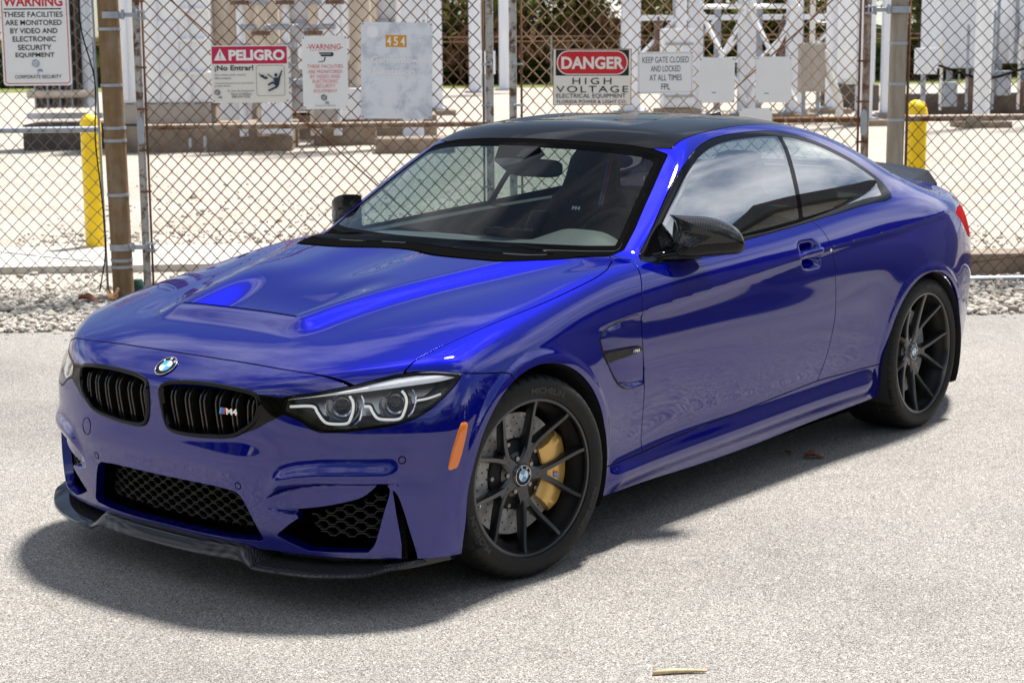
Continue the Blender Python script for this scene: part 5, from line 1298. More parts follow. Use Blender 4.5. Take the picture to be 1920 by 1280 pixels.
o=MB().tube([(0,0,.006),(.05,.004,.008),(.10,.002,.007),(.15,-.004,.006)],[.006,.0075,.006,.003],7).build('dry_stick',MT['stick'],None,True); o.location=(.52,1.70,0); o.rotation_euler=(0,0,2.36); tag(o,'pale broken stick lying on the asphalt near the camera','stick')
curl('palm_bark','curled orange brown bark at the foot of the brown post',(*yd(.02,-.20)[:2],.03),.22,.09,.9,MT['palm'],'bark',.06)
curl('palm_bark','dark dry bark scrap on the gravel left of the brown post',(*yd(-.12,-.30)[:2],.02),.16,.07,2.0,MT['leaf'],'bark',.05)
o=MB().lathe([(0,.0),(.05,.0),(.055,.03),(.045,.09),(.03,.12),(0,.12)],16).build('plastic_cap',simple('green_plastic',(.01,.06,.05),.5),None,True,auto=40); o.location=tuple(yd(.15,.10)); tag(o,'small dark green cap on the ground by the brown post','cap')

# ------------------------------------------------------------------ signs on the fence
MT['signwhite']=NT('sign_white'); MT['signwhite'].set(Base_Color=MT['signwhite'].mix(.15,(.92,.92,.90),MT['signwhite'].ramp(MT['signwhite'].noise(7,5),[(.3,(.8,.78,.74)),(.6,(1,1,1))]),'MULTIPLY'),Roughness=.4); MT['signwhite']=MT['signwhite'].m
MT['signcream']=simple('sign_cream',(.86,.83,.74),.45); MT['signred']=simple('sign_red',(.62,.02,.03),.4); MT['signcrim']=simple('sign_crimson',(.58,.012,.075),.4); MT['signblack']=simple('sign_black',(.012,.013,.014),.4)
MT['signpink']=simple('faded_red_print',(.72,.17,.17),.5); MT['signnavy']=simple('sign_navy',(.02,.035,.075),.4); MT['signgrey']=simple('sign_grey_print',(.30,.36,.45),.5); MT['signorange']=simple('orange_number_plate',(.72,.33,.02),.5); MT['signblue']=simple('sign_blue_print',(.02,.16,.50),.4); MT['signsoft']=simple('small_grey_print',(.18,.19,.21),.5)
x=NT('weathered_sign_aluminium'); x.set(Base_Color=x.ramp(x.noise(5,6,.7,dist=.3),[(.36,(.50,.54,.62)),(.52,(.80,.83,.87)),(.7,(.86,.88,.90))]),Roughness=.5,Metallic=.0); MT['signalu']=x.m
MT['rustspot']=simple('rust_stain',(.35,.16,.05),.8)
class Sign:
    """a flat board on the fence; artwork placed in the design's own units"""
    def __init__(s,name,label,s0,z1,s1,z0,ux,uy,mat,round_=.0,th=.003,tilt=0.0,dd=-.018,group='signs wired to the gate and fence'):
        s.w=s1-s0; s.h=z1-z0; s.o=empty(name,tuple(yd((s0+s1)/2,dd,(z0+z1)/2)),0); s.o.rotation_euler=(0,tilt,YROT); s.o.rotation_euler=(rad(0),tilt,YROT)
        tag(s.o,label,'sign',group); s.u0,s.u1=ux; s.v0,s.v1=uy; s.k=0
        s.face=s.board('sign_board',mat,round_,0,th)
    def P(s,u,v): return ((u-s.u0)/(s.u1-s.u0)-.5)*s.w, (.5-(v-s.v0)/(s.v1-s.v0))*s.h
    def rr(s,w,h,r,n=6):
        if r<=0: return [(-w/2,-h/2),(w/2,-h/2),(w/2,h/2),(-w/2,h/2)]
        out=[]
        for cx,cy,a in ((w/2-r,-h/2+r,-90),(w/2-r,h/2-r,0),(-w/2+r,h/2-r,90),(-w/2+r,-h/2+r,180)):
            for t in np.linspace(rad(a),rad(a+90),n): out.append((cx+r*cos(t),cy+r*sin(t)))
        return out
    def board(s,name,mat,r,h0,th):
        P=s.rr(s.w,s.h,r); n=len(P); V=[(x,-h0,y) for x,y in P]+[(x,-h0-th,y) for x,y in P]
        return mesh_obj(name,V,[tuple(range(n))[::-1],tuple(range(n,2*n))]+[(i,(i+1)%n,n+(i+1)%n,n+i) for i in range(n)],mat,s.o,False)
    def lay(s): s.k+=1; return -.0032-.00045*s.k
    def poly(s,name,P,mat,design=True):
        y=s.lay(); Q=[s.P(*p) for p in P] if design else P; V=[(a,y,b) for a,b in Q]
        bm=bmesh.new(); vs=[bm.verts.new(v) for v in V]; f=bm.faces.new(vs); bmesh.ops.triangulate(bm,faces=[f]); me=bpy.data.meshes.new(name); bm.to_mesh(me); bm.free(); me.materials.append(mat)
        o=bpy.data.objects.new(name,me); link(o,s.o); return o
    def rect(s,name,u0,v0,u1,v1,mat,r=0):
        a=s.P(u0,v1); b=s.P(u1,v0); c=((a[0]+b[0])/2,(a[1]+b[1])/2); return s.poly(name,[(c[0]+x,c[1]+y) for x,y in s.rr(b[0]-a[0],b[1]-a[1],r,8)],mat,False)
    def text(s,t,u,v,wu,hv,mat,bold=.0,name='lettering',space=1.0,shear=0.0):
        k=s.w/(s.u1-s.u0); V,F=text2d(t,width=wu*k,height=hv*s.h/(s.v1-s.v0),bold=bold,space=space,shear=shear); c=s.P(u,v); y=s.lay()
        return mesh_obj(name,[(c[0]+a,y,c[1]+b) for a,b in V],F,mat,s.o,False)
    def frame(s,name,u0,v0,u1,v1,t,mat,r=0.0):
        """outline"""
        a=s.P(u0,v1); b=s.P(u1,v0); c=((a[0]+b[0])/2,(a[1]+b[1])/2); W=b[0]-a[0]; H=b[1]-a[1]; A=s.rr(W,H,max(r,.0005),8); B=s.rr(W-2*t,H-2*t,max(r-t,.0005),8); n=len(A); y=s.lay()
        V=[(c[0]+p[0],y,c[1]+p[1]) for p in A]+[(c[0]+p[0],y,c[1]+p[1]) for p in B]; return mesh_obj(name,V,[(i,(i+1)%n,n+(i+1)%n,n+i) for i in range(n)],mat,s.o,False)
    def disc(s,name,u,v,r,mat):
        c=s.P(u,v); return s.poly(name,[(c[0]+r*cos(t),c[1]+r*sin(t)) for t in np.linspace(0,2*pi,24,endpoint=False)],mat,False)
    def logo(s,u,v,r,mat,mw,word=True,wm=None):
        k=(s.u1-s.u0)/s.w; s.disc('logo_disc',u,v,r,mat)
        for j,q in enumerate((-.45,0.0,.45)):
            P=[(u+k*r*(-.75+q*.25),v+k*r*(q+.32)),(u+k*r*(.0+q*.2),v+k*r*(q-.05)),(u+k*r*(.75),v+k*r*(q-.45)),(u+k*r*(.72),v+k*r*(q-.30)),(u+k*r*(.05+q*.2),v+k*r*(q+.14)),(u+k*r*(-.70+q*.25),v+k*r*(q+.46))]
            s.poly('logo_stripe',P,mw)
        if word: s.text('FPL',u+k*r*1.05,v+k*r*1.75,k*r*1.5,k*r*.62,wm or mat,.03,'logo_lettering',shear=.3)
    def rivets(s,inset=.012,mat=None):
        for sx_ in (-1,1):
            for sz_ in (-1,1): MB().lathe([(0,.0035),(.004,.003),(.006,.0)],10,np.array([[1,0,0],[0,0,-1.],[0,1,0]]),(sx_*(s.w/2-inset),-.003,sz_*(s.h/2-inset))).build('rivet',mat or MT['steel'],s.o,True)
# large warning sign at the left edge
S=Sign('warning_sign','white WARNING sign with red rounded border on the left fence',-.668,2.10,-.212,1.465,(0,137),(-22,160),MT['signwhite'],.022)
S.frame('sign_border',3.5,-18.5,133.5,156.5,.0055,MT['signred'],.020)
S.text('WARNING',66,0,118,19,MT['signred'],.03); S.rect('sign_rule',8,13,122,15.2,MT['signblack'])
for t,v,w in (('THESE FACILITIES',24.5,118),('ARE MONITORED',40,112),('BY VIDEO AND',55.5,94),('ELECTRONIC',71,86),('SECURITY',87,67),('EQUIPMENT',102,78)): S.text(t,65.5,v,w,10.2,MT['signblack'],.012)
S.logo(66,117.5,.026,MT['signgrey'],MT['signwhite'],True,MT['signblue']); S.disc('sign_dot',70,136,.003,MT['signblack']); S.text('CORPORATE SECURITY',70,143,93,6.6,MT['signblack'],.008)
# peligro
S=Sign('danger_sign','cream PELIGRO sign with crimson band and shock pictogram',.722,1.722,1.244,1.336,(394,543),(86,192),MT['signcream'],.006)
S.rect('sign_band',396,88,540.5,120,MT['signcrim']); S.text('PELIGRO',482.5,104,108,20,MT['signwhite'],.045)
S.poly('warning_triangle',[(400,113.5),(424,113.5),(412,91.5)],MT['signwhite']); S.rect('triangle_mark',410.9,98,413.1,106.5,MT['signcrim']); S.disc('triangle_dot',412,110,.0042,MT['signcrim'])
S.text('¡No Entrar!',438,128.5,75,12.5,MT['signnavy'],.025)
for t,u,v,w in (('Alto voltaje puede causarle',430,140.5,61),('daño o muerte.',416,146,32),('Únicamente personas autorizadas',438,155.3,75),('pueden entrar.',415.5,160.8,31),('En caso de emergencia',450,170.2,51),('llamar al teléfono',450.5,175.3,40),('888-694-5000',450,180.6,35)): S.text(t,u,v,w,4.6,MT['signsoft'],.005)
S.logo(404.5,172.5,.019,MT['signnavy'],MT['signcream']); S.frame('pictogram_frame',480.5,123,535.5,179.5,.0022,MT['signnavy'],.016)
S.disc('figure_head',518.5,140.8,.011,MT['signnavy'])
S.poly('figure_body',[(513,146.5),(523,145.5),(529.5,132),(531.5,133),(526,149),(524,160),(519,162),(512.5,157),(504,161),(501.5,158.5),(512,152.5),(515.5,155),(514.5,149),(502,140.5),(503,138.5)],MT['signnavy'])
S.poly('figure_leg',[(519,159),(524,159.5),(521,164.5),(504,171.5),(502,169),(516,162.5)],MT['signnavy'])
S.poly('lightning_bolt',[(485,136.5),(491,141.5),(493,139.5),(498,145),(500,143),(503.5,147.5),(497,146.5),(497.5,149),(490.5,144.5),(490,146.5)],MT['signnavy']); S.rivets()
# second warning sign
S=Sign('warning_sign','narrow white camera WARNING sign with faded red print',1.338,1.781,1.647,1.288,(565,654),(68,204),MT['signwhite'],.012)
S.text('-WARNING-',610,88,71,10,MT['signred'],.01); S.rect('sign_rule',581,94.3,638,95,MT['signpink'])
S.poly('camera_icon',[(597.5,98.5),(626,98.5),(627,103.5),(624.5,106),(603,106)],MT['signblack']); S.rect('camera_hood',598,101.3,622,102.1,MT['signwhite']); S.poly('camera_arm',[(609,107),(611.5,107),(609.5,114.5),(605,116.5),(597,116.5),(597,115),(604.5,115),(607.5,113.5)],MT['signblack'])
for t,v,w in (('THESE FACILITIES',124.3,70),('ARE MONITORED',134.2,67),('BY VIDEO AND',143.3,58),('ELECTRONIC',152.2,50),('SECURITY',161,39),('EQUIPMENT',170.7,46)): S.text(t,609.5,v,w,6.4,MT['signpink'],.0,space=1.05)
S.logo(606,182.5,.020,MT['signblack'],MT['signwhite']); S.text('Corporate Security',609,197.6,41,4.2,MT['signsoft'],.0); S.rivets()
# substation name board
S=Sign('number_sign','large weathered grey sign with orange 454 plate',1.737,1.868,2.225,1.216,(675,812),(43,222),MT['signalu'],.004,tilt=rad(1.2))
S.rect('number_plate',722,66.5,762,88.5,MT['signorange']); 
for ch,u in (('4',728.5),('5',741.5),('4',755)): S.text(ch,u,77.5,8.5,16.5,MT['signwhite'],.02)
MT['ghost']=simple('ghost_white_lettering',(.95,.95,.95),.45)
S.text('Germantown',744,112,98,12.5,MT['ghost'],.02); S.text('Substation',737,133.5,82,12.5,MT['ghost'],.02); S.disc('sticker',697,61,.042,MT['ghost']); S.rivets(.012,MT['rustspot'])
# danger
S=Sign('danger_sign','cream DANGER HIGH VOLTAGE sign with red oval on black',3.055,1.680,3.600,1.295,(1036,1183),(93,197),MT['signcream'],.004,tilt=rad(.5))
S.frame('rusty_edge',1036,93,1183,197,.0045,MT['rustspot']); S.rect('black_panel',1041,95,1178,142.5,MT['signblack'])
S.rect('oval_edge',1042.8,96.3,1176,141,MT['signcream'],.080); S.rect('red_oval',1044.8,98,1174,139.2,MT['signred'],.074); S.text('DANGER',1110,119,117,23,MT['signcream'],.035)
S.text('HIGH',1109,152.5,73,12,MT['signblack'],.0,space=1.4); S.text('VOLTAGE',1109.5,167.5,135,12,MT['signblack'],.0,space=1.25); S.text('ELECTRICAL EQUIPMENT',1107.5,180.3,130,9,MT['signblack'],.0); S.text('FLORIDA POWER & LIGHT CO.',1109,190.6,131,6.2,MT['signblack'],.0)
# keep gate closed
S=Sign('gate_sign','white KEEP GATE CLOSED sign with thin blue border',3.643,1.655,4.030,1.370,(1195,1298),(98,174),MT['signwhite'],.004,tilt=rad(-.4))
S.frame('sign_border',1197,100,1296,172,.0022,MT['signgrey'])
for t,v,w in (('KEEP GATE CLOSED',112.5,86),('AND LOCKED',128.7,55),('AT ALL TIMES',145,60),('FPL',161.5,16)): S.text(t,1247,v,w,11,MT['signnavy'],.0)
S.rivets(.008)
for (a,b_,c,d),(u,v),lb in (((4.072,1.611,4.323,1.302),(.42,.77),'blank white plate right of the KEEP GATE CLOSED sign'),((4.473,1.615,4.723,1.300),(.30,.80),'blank white plate near the lattice, furthest right of the signs'),((4.358,1.262,4.590,1.05),(.5,.9),'low blank white plate half hidden behind the car roof')):
    S=Sign('blank_plate',lb,a,b_,c,d,(0,1),(0,1),MT['signwhite'],.004); S.rect('faint_print',u-.06,v-.012,u+.06,v+.012,MT['signgrey']); S.rivets(.010)

# ------------------------------------------------------------------ substation equipment behind the fence
def _steelpaint(name,a,b_):
    x=NT(name); m=x.n('ShaderNodeMapping',{'Vector':x.obj(),'Scale':(3,3,.5)}).outputs[0]; x.set(Base_Color=x.ramp(x.noise(2.0,5,.6,vec=m),[(.3,a),(.7,b_)]),Roughness=.5); return x.m
MT['steelgrey']=_steelpaint('pale_grey_steel',(.68,.71,.77),(.80,.82,.86)); MT['steelwhite']=_steelpaint('white_grey_steel',(.80,.82,.85),(.88,.89,.90)); MT['steelmid']=_steelpaint('mid_grey_steel',(.26,.29,.34),(.36,.39,.44)); MT['beige']=_steelpaint('beige_tank',(.50,.42,.33),(.66,.58,.49)); MT['insul']=simple('brown_insulator',(.13,.07,.05),.25)
MT['cabin']=_steelpaint('taupe_cabinet',(.33,.29,.26),(.42,.38,.34)); MT['pvc']=simple('white_conduit',(.72,.70,.66),.4)
def eq(name,label,cat,s,d,group=None):
    L=Loc(name,s,d); tag(L.o,label,cat,group); return L
def bx(L,nm,c,dm,mat,bev=.015): return MB().box(c,dm).build(nm,mat,L.o,bevel=bev)
def tb(L,nm,P,r,mat,n=14): return MB().tube(P,r,n).build(nm,mat,L.o,True,auto=40)
def bushing(L,x,y,z,h,r=.09):
    prof=[(r*.5,0)]; n=int(h/.08)
    for i in range(n): prof+=[(r,i*.08+.02),(r*1.25,i*.08+.035),(r,i*.08+.06)]
    prof+=[(r*.4,n*.08),(r*.3,n*.08+.15),(0,n*.08+.16)]; MB().lathe(prof,16,None,(x,y,z)).build('bushing',MT['insul'],L.o,True,auto=50)
# left transformer at 18 m behind the fence
T=eq('transformer','white transformer on a long concrete plinth behind the left gate leaf','transformer',-1.2,18.9)
bx(T,'plinth',(0,0,.20),(3.0,2.4,.46),MT['plinth'],.03); bx(T,'base_frame',(-.75,0,.62),(1.75,1.9,.34),MT['cabin']); bx(T,'tank',(-.72,0,2.05),(1.75,1.8,2.5),MT['steelwhite'],.03)
for i in range(3): bx(T,'tank_rib',(-1.25+.52*i,-.93,1.9),(.05,.08,2.1),MT['steelgrey'])
bx(T,'tank_door',(-.55,-.925,1.75),(.36,.05,.85),MT['steelgrey']); 
for z in (1.3,1.85,2.35): tb(T,'tank_rail',[(-.38,-.95,z),(.15,-.95,z)],.03,MT['steelwhite'],8)
tb(T,'oil_conservator',[(.35,-.2,.75),(.35,-.2,3.4)],.26,MT['beige'],20); tb(T,'oil_pipe',[(.80,-.5,.5),(.80,-.5,3.4)],.10,MT['beige']); tb(T,'riser_pipe',[(1.12,-.4,.45),(1.12,-.4,3.4)],.17,MT['beige'],18)
bx(T,'control_box',(.55,-.75,.72),(.52,.5,.42),MT['steelgrey']); bx(T,'control_box',(1.15,-.85,.58),(.36,.4,.30),MT['steelgrey'])
for i in range(9): tb(T,'lift_ring',[(-1.5+.19*i,-.97,.80),(-1.5+.19*i,-.99,.80)],.03,MT['steelmid'],8)
for i in range(3): bushing(T,-1.2+.5*i,0,3.3,1.0)
tb(T,'tap_valve',[(-.2,-1.22,.20),(-.2,-1.30,.20),(-.2,-1.30,.05)],.03,MT['galv'],8); tb(T,'tap_valve',[(.05,-1.22,.24),(.05,-1.30,.24),(.05,-1.30,.0)],.03,MT['galv'],8)
# radiator bank left of it
T=eq('radiator_bank','dark finned radiator bank seen past the large WARNING sign','radiator',-3.75,19.6)
bx(T,'plinth',(0,0,.2),(1.3,1.6,.46),MT['darkplinth'],.03)
for i in range(9): bx(T,'radiator_fin',(-.42+.105*i,-.2,2.0),(.03,1.0,2.6),MT['insul'] if i%2 else MT['steelmid'],.004)
tb(T,'header_pipe',[(-.55,-.72,.95),(.6,-.72,.95)],.07,MT['beige']); tb(T,'header_pipe',[(-.55,-.72,3.1),(.6,-.72,3.1)],.07,MT['beige']); bx(T,'support_frame',(0,-.3,.56),(1.3,.12,.10),MT['steelgrey'])
# breaker cabinets left of centre
T=eq('circuit_breaker','tall grey breaker tank behind the camera WARNING sign','breaker',1.15,19.8)
bx(T,'plinth',(0,0,.16),(1.1,1.2,.36),MT['plinth'],.03)
tb(T,'breaker_tank',[(-.25,0,.9),(-.25,0,3.4)],.24,MT['steelgrey'],20); tb(T,'breaker_tank',[(.30,0,.9),(.30,0,3.4)],.20,MT['beige'],20); bx(T,'mechanism_box',(.05,-.35,.72),(.6,.4,.55),MT['steelgrey']); 
for xx in (-.45,.45): bx(T,'breaker_leg',(xx,0,.5),(.08,.5,.5),MT['steelmid'])
for xx in (-.25,.3): bushing(T,xx,0,3.4,1.0)
for i,z in enumerate((1.5,2.1,2.6)): tb(T,'drain_pipe',[(.02,-.25,z),(.02,-.33,z),(.02,-.33,z-.35)],.035,MT['steelwhite'],8)
T=eq('transformer','long pale transformer tank behind the orange numbered sign','transformer',.75,22.6)
bx(T,'plinth',(0,0,.2),(4.2,2.2,.46),MT['plinth'],.03); bx(T,'tank',(.2,0,2.6),(3.5,1.6,4.2),MT['steelgrey'],.03)
for i in range(6): tb(T,'cooling_pipe',[(-1.3+.55*i,-.95,.6),(-1.3+.55*i,-.95,4.6)],.12,MT['beige'] if i%3==1 else MT['steelwhite'],12)
for i in range(4): bx(T,'control_box',(-1.1+.75*i,-1.0,1.2+.35*(i%2)),(.32,.25,.5),MT['steelwhite'] if i%2 else MT['cabin'],.01)
for z in (1.0,2.2,3.2): tb(T,'tank_rail',[(-1.6,-.90,z),(1.9,-.90,z)],.035,MT['steelmid'],8)
# steel columns
def column(s,d,w,h,label,round_=False,plin=True,mat='steelgrey'):
    T=eq('steel_column',label,'column',s,d,'steel columns of the switchyard')
    if round_: tb(T,'column_shaft',[(0,0,.15),(0,0,h)],w/2,MT[mat],20)
    else:
        bx(T,'column_flange',(0,-w*.42,h/2+.1),(w,w*.14,h),MT[mat],.004); bx(T,'column_flange',(0,w*.42,h/2+.1),(w,w*.14,h),MT[mat],.004); bx(T,'column_web',(0,0,h/2+.1),(w*.16,w*.70,h-.02),MT[mat],.0)
    bx(T,'base_plate',(0,0,.13),(w*1.8,w*1.8,.05),MT['steelmid'],.004)
    if plin: bx(T,'footing',(0,0,.04),(w*2.9,w*2.9,.16),MT['plinth'],.02)
    for sx_ in (-1,1): tb(T,'anchor_bolt',[(sx_*w*.75,-w*.75,.12),(sx_*w*.75,-w*.75,.22)],.02,MT['steelmid'],6)
    return T
column(2.35,18.4,.36,9,'wide pale column standing behind the orange numbered sign')
column(5.0,49.7,.42,10,'slim pale column left of the centre gate uprights',False,False); column(6.26,52.8,.44,10,'slim pale column between the centre gate uprights',False,False)
column(7.75,30.0,.42,9,'pale column behind the KEEP GATE CLOSED sign'); column(8.95,27.9,.30,9,'lattice column nearest the first blank plate'); column(10.15,28.0,.36,9,'broad column in the middle of the lattice bay'); column(11.3,28.2,.32,9,'lattice column beside the taupe cabinet')
column(15.5,39.9,.42,10,'round pale column just left of the right gate upright',True); column(17.3,40.5,.40,10,'round pale column behind the right gate post',True)
for i,(s_,d_,w_,lb) in enumerate(((.55,26.0,.34,'pale column behind the PELIGRO sign'),(3.15,33.0,.34,'pale column right of the orange numbered sign'),(12.9,31.0,.30,'pale column beside the tall pale cabinet'),(13.2,27.2,.22,'thin pale column right of the white conduit'),(9.55,33.5,.26,'thin pale column behind the lattice bay'),(14.6,36.0,.30,'thin pale column behind the right truss rod'),(16.9,25.2,.26,'square pale column among the right switchgear'))): column(s_,d_,w_,9,lb,i%3==2)
# lattice bracing
T=eq('lattice_brace','crossed pale steel bracing between the lattice columns','bracing',10.1,28.0)
def lat(x0,z0,x1,z1,y=0): MB().tube([(x0,y,z0),(x1,y,z1)],.055,4).build('brace_bar',MT['steelwhite'],T.o)
for k in range(3):
    z=.4+2.2*k; lat(-1.1,z,0,z+2.1,-.22); lat(0,z,-1.1,z+2.1,-.27); lat(.05,z,1.15,z+2.1,-.22); lat(1.15,z,.05,z+2.1,-.27); lat(-1.15,z+2.15,1.2,z+2.15,-.25)
T=eq('control_cabinet','taupe control cabinet with white conduit near the right gate upright','cabinet',11.15,25.9)
bx(T,'cabinet_box',(0,0,1.20),(.52,.35,1.05),MT['cabin'],.02); bx(T,'cabinet_door',(0,-.185,1.20),(.46,.02,.98),MT['cabin'],.01); bx(T,'cabinet_leg',(-.16,0,.34),(.08,.08,.70),MT['steelmid']); bx(T,'cabinet_leg',(.16,0,.34),(.08,.08,.70),MT['steelmid'])
tb(T,'conduit',smooth_line([(.28,-.05,1.55),(.36,-.05,1.15),(.52,-.05,.75),(.62,-.05,.45),(.64,-.05,-.02)],20),.085,MT['pvc'],12); tb(T,'conduit',[(.0,-.05,1.7),(.0,-.05,3.5)],.06,MT['pvc'],10)
T=eq('control_cabinet','tall pale control cabinet behind the truss rod','cabinet',13.9,33.0); bx(T,'cabinet_box',(0,0,1.9),(1.1,.8,2.4),MT['steelgrey'],.03); bx(T,'cabinet_door',(0,-.42,1.9),(.95,.03,2.2),MT['steelwhite'],.01); bx(T,'footing',(0,0,.3),(1.3,1.0,.7),MT['darkplinth'],.03)
# right transformer
T=eq('transformer','grey switchgear with pale columns behind the dark right fence','transformer',17.6,29.5)
bx(T,'plinth',(0,0,.22),(6.4,2.4,.5),MT['darkplinth'],.03); bx(T,'tank',(-2.0,.3,2.6),(1.2,1.6,3.0),MT['steelgrey'],.03); bx(T,'tank',(.2,.35,2.7),(2.2,1.5,3.0),MT['steelwhite'],.03)
for xx in (-1.2,-.75): bx(T,'tank_rib',(xx,-.45,2.6),(.06,.08,2.8),MT['steelmid'])
for xx in (-2.3,-1.7,-1.1,-.5,.1,.7,1.3): bx(T,'tank_leg',(xx,-.3,.85),(.12,.14,.9),MT['steelmid'])
for xx,z in ((-.5,2.0),(.4,1.6),(.9,2.2)): bx(T,'control_box',(xx,-.55,z),(.4,.3,.6),MT['steelgrey'])
for i in range(7): bx(T,'radiator_fin',(1.9+.12*i,-.2,2.5),(.03,.9,2.4),MT['steelmid'],.004)
for i in range(3): tb(T,'cable_pipe',[(-.2+.5*i,-.7,.4),(-.2+.5*i,-.6,1.5)],.05,MT['steelmid'],8)
column(14.05,23.2,.34,9,'round pale column on a footing above the right yellow bollard',True,mat='steelwhite'); column(15.95,23.6,.34,9,'round pale column nearest the right edge of the picture',True,mat='steelwhite'); column(11.95,24.5,.30,9,'square pale column between the weathered post and right bollard',False)
bl=eq('concrete_block','low concrete block on the gravel at the right edge','block',14.3,18.2); bx(bl,'block_body',(0,0,.1),(1.1,.7,.26),MT['plinth'],.03)
bl=eq('concrete_block','low concrete footing on the gravel under the orange numbered sign','block',2.35,16.9); bx(bl,'block_body',(0,0,.10),(1.3,.7,.28),MT['plinth'],.03)
# smaller fittings that fill the yard
T=eq('valve_manifold','beige pipe manifold with dark flanges behind the PELIGRO sign','manifold',.45,17.6)
for i,x_ in enumerate((-.95,-.62,-.20,.25,.62)):
    tb(T,'riser_pipe',[(x_,0,.25),(x_,0,3.6)],(.07,.11,.06,.09,.07)[i],MT['beige'] if i%2 else MT['steelgrey'],14)
    for z in (.9+.25*(i%3),1.75+.2*(i%2),2.45): MB().lathe([(.0,-.035),(.16,-.035),(.16,.035),(0,.035)],16,None,(x_,0,z)).build('pipe_flange',MT['steelmid'] if (i+int(z))%2 else MT['insul'],T.o,True,auto=30)
for z in (1.15,2.05,2.75): tb(T,'cross_pipe',[(-.95,-.05,z),(.62,-.05,z)],.05,MT['steelmid'],10)
bx(T,'valve_box',(-.40,-.15,.55),(.45,.35,.5),MT['steelgrey']); bx(T,'valve_box',(.45,-.15,.62),(.34,.3,.42),MT['cabin'])
T=eq('pipe_frame','grey pipe frame with cross bars behind the lattice bay','frame',10.6,34.0)
for x_ in (-2.2,-1.1,0,1.1,2.2,3.3): bx(T,'frame_leg',(x_,0,2.0),(.16,.16,4.0),MT['steelmid'],.01)
for z in (1.3,2.4,3.3): bx(T,'frame_bar',(.55,0,z),(5.6,.12,.14),MT['steelgrey'],.01)
for i in range(5): MB().tube([(-2.2+1.1*i,-.1,1.3),(-1.1+1.1*i,-.1,2.4)],.05,4).build('frame_diagonal',MT['steelgrey'],T.o)
for x_ in (-1.6,-.5,.6,1.7): bushing(T,x_,-.2,1.4,.9,.10)
T=eq('cable_trunking','dark cable boxes at the foot of the right switchgear','trunking',16.6,27.2)
for i in range(7): bx(T,'cable_box',(-2.0+.62*i,-.1,.55+.12*(i%3)),(.34,.3,.55),MT['insul'] if i%2 else MT['steelmid'],.01)
for i in range(8): tb(T,'cable_pipe',[(-2.2+.6*i,-.2,.2),(-2.2+.6*i,-.2,1.8+.3*(i%3))],.035,MT['steelmid'] if i%3 else MT['pvc'],8)
tb(T,'cable_run',smooth_line([(-2.3,-.3,1.2),(-1.2,-.3,.9),(0,-.3,1.15),(1.3,-.3,.85),(2.3,-.3,1.1)],30),.03,MT['rubber'],6)
T=eq('switch_cabinet','ribbed grey switch cabinet left of the lattice bay','cabinet',8.25,26.2)
bx(T,'cabinet_box',(0,0,1.2),(.7,.5,1.7),MT['steelgrey'],.02)
for i in range(5): bx(T,'cabinet_rib',(0,-.27,.6+.28*i),(.62,.03,.05),MT['steelmid'],.004)
bx(T,'footing',(0,0,.15),(.95,.75,.36),MT['plinth'],.02)
for sgn,s_,d_,lb in ((1,12.45,22.0,'small grey meter box on a post near the weathered gate post'),(1,4.1,27.0,'small grey meter box on a post left of the DANGER sign')):
    T=eq('meter_box',lb,'box',s_,d_,'meter boxes'); tb(T,'box_post',[(0,0,0),(0,0,1.5)],.05,MT['steelmid'],10); bx(T,'box_body',(0,-.12,1.35),(.4,.22,.5),MT['steelgrey'],.01)
# far boundary: grass, fence, trees
def _grass():
    x=NT('mown_grass'); x.set(Base_Color=x.ramp(x.noise(3,5,.7),[(.3,(.09,.12,.02)),(.7,(.20,.22,.04))]),Roughness=.9); return x.m
MT['grass']=_grass()
o=sheet('lawn',[tuple(yd(s,d)[:2]) for s,d in ((-60,61.5),(80,61.5),(80,120),(-60,120))],-.004,MT['grass'])
T=eq('boundary_fence','far dark wire fence in front of the trees','fence',6,64)
for i in range(15): tb(T,'fence_post',[(-21+3*i,0,0),(-21+3*i,0,2.1)],.04,MT['steelmid'],6)
for z in (2.1,1.9): tb(T,'fence_wire',[(-21,0,z),(21,0,z)],.025,MT['rustbar'],4)
def _fol(name,stops):
    x=NT(name); r=x.n('ShaderNodeNewGeometry').outputs['Random Per Island']; c_=x.ramp(r,stops); x.set(Base_Color=c_,Roughness=.65,Specular_IOR_Level=.3); tr=x.n('ShaderNodeBsdfTranslucent',{'Color':c_}); mx=x.n('ShaderNodeMixShader',{0:.42}); x.t.links.new(x.b.outputs[0],mx.inputs[1]); x.t.links.new(tr.outputs[0],mx.inputs[2]); x.t.links.new(mx.outputs[0],x.o.inputs[0]); return x.m
MT['leafgreen']=_fol('broad_leaf_green',[(0,(.035,.055,.012)),(.5,(.09,.115,.022)),(1,(.19,.19,.04))]); MT['leafolive']=_fol('olive_leaf',[(0,(.06,.06,.015)),(.5,(.16,.15,.035)),(1,(.30,.25,.07))]); MT['deadfrond']=_fol('dead_palm_frond',[(0,(.09,.05,.027)),(.5,(.27,.155,.085)),(1,(.45,.27,.15))]); MT['bark']=_leaf('tree_bark',(.05,.04,.03),(.12,.10,.08))
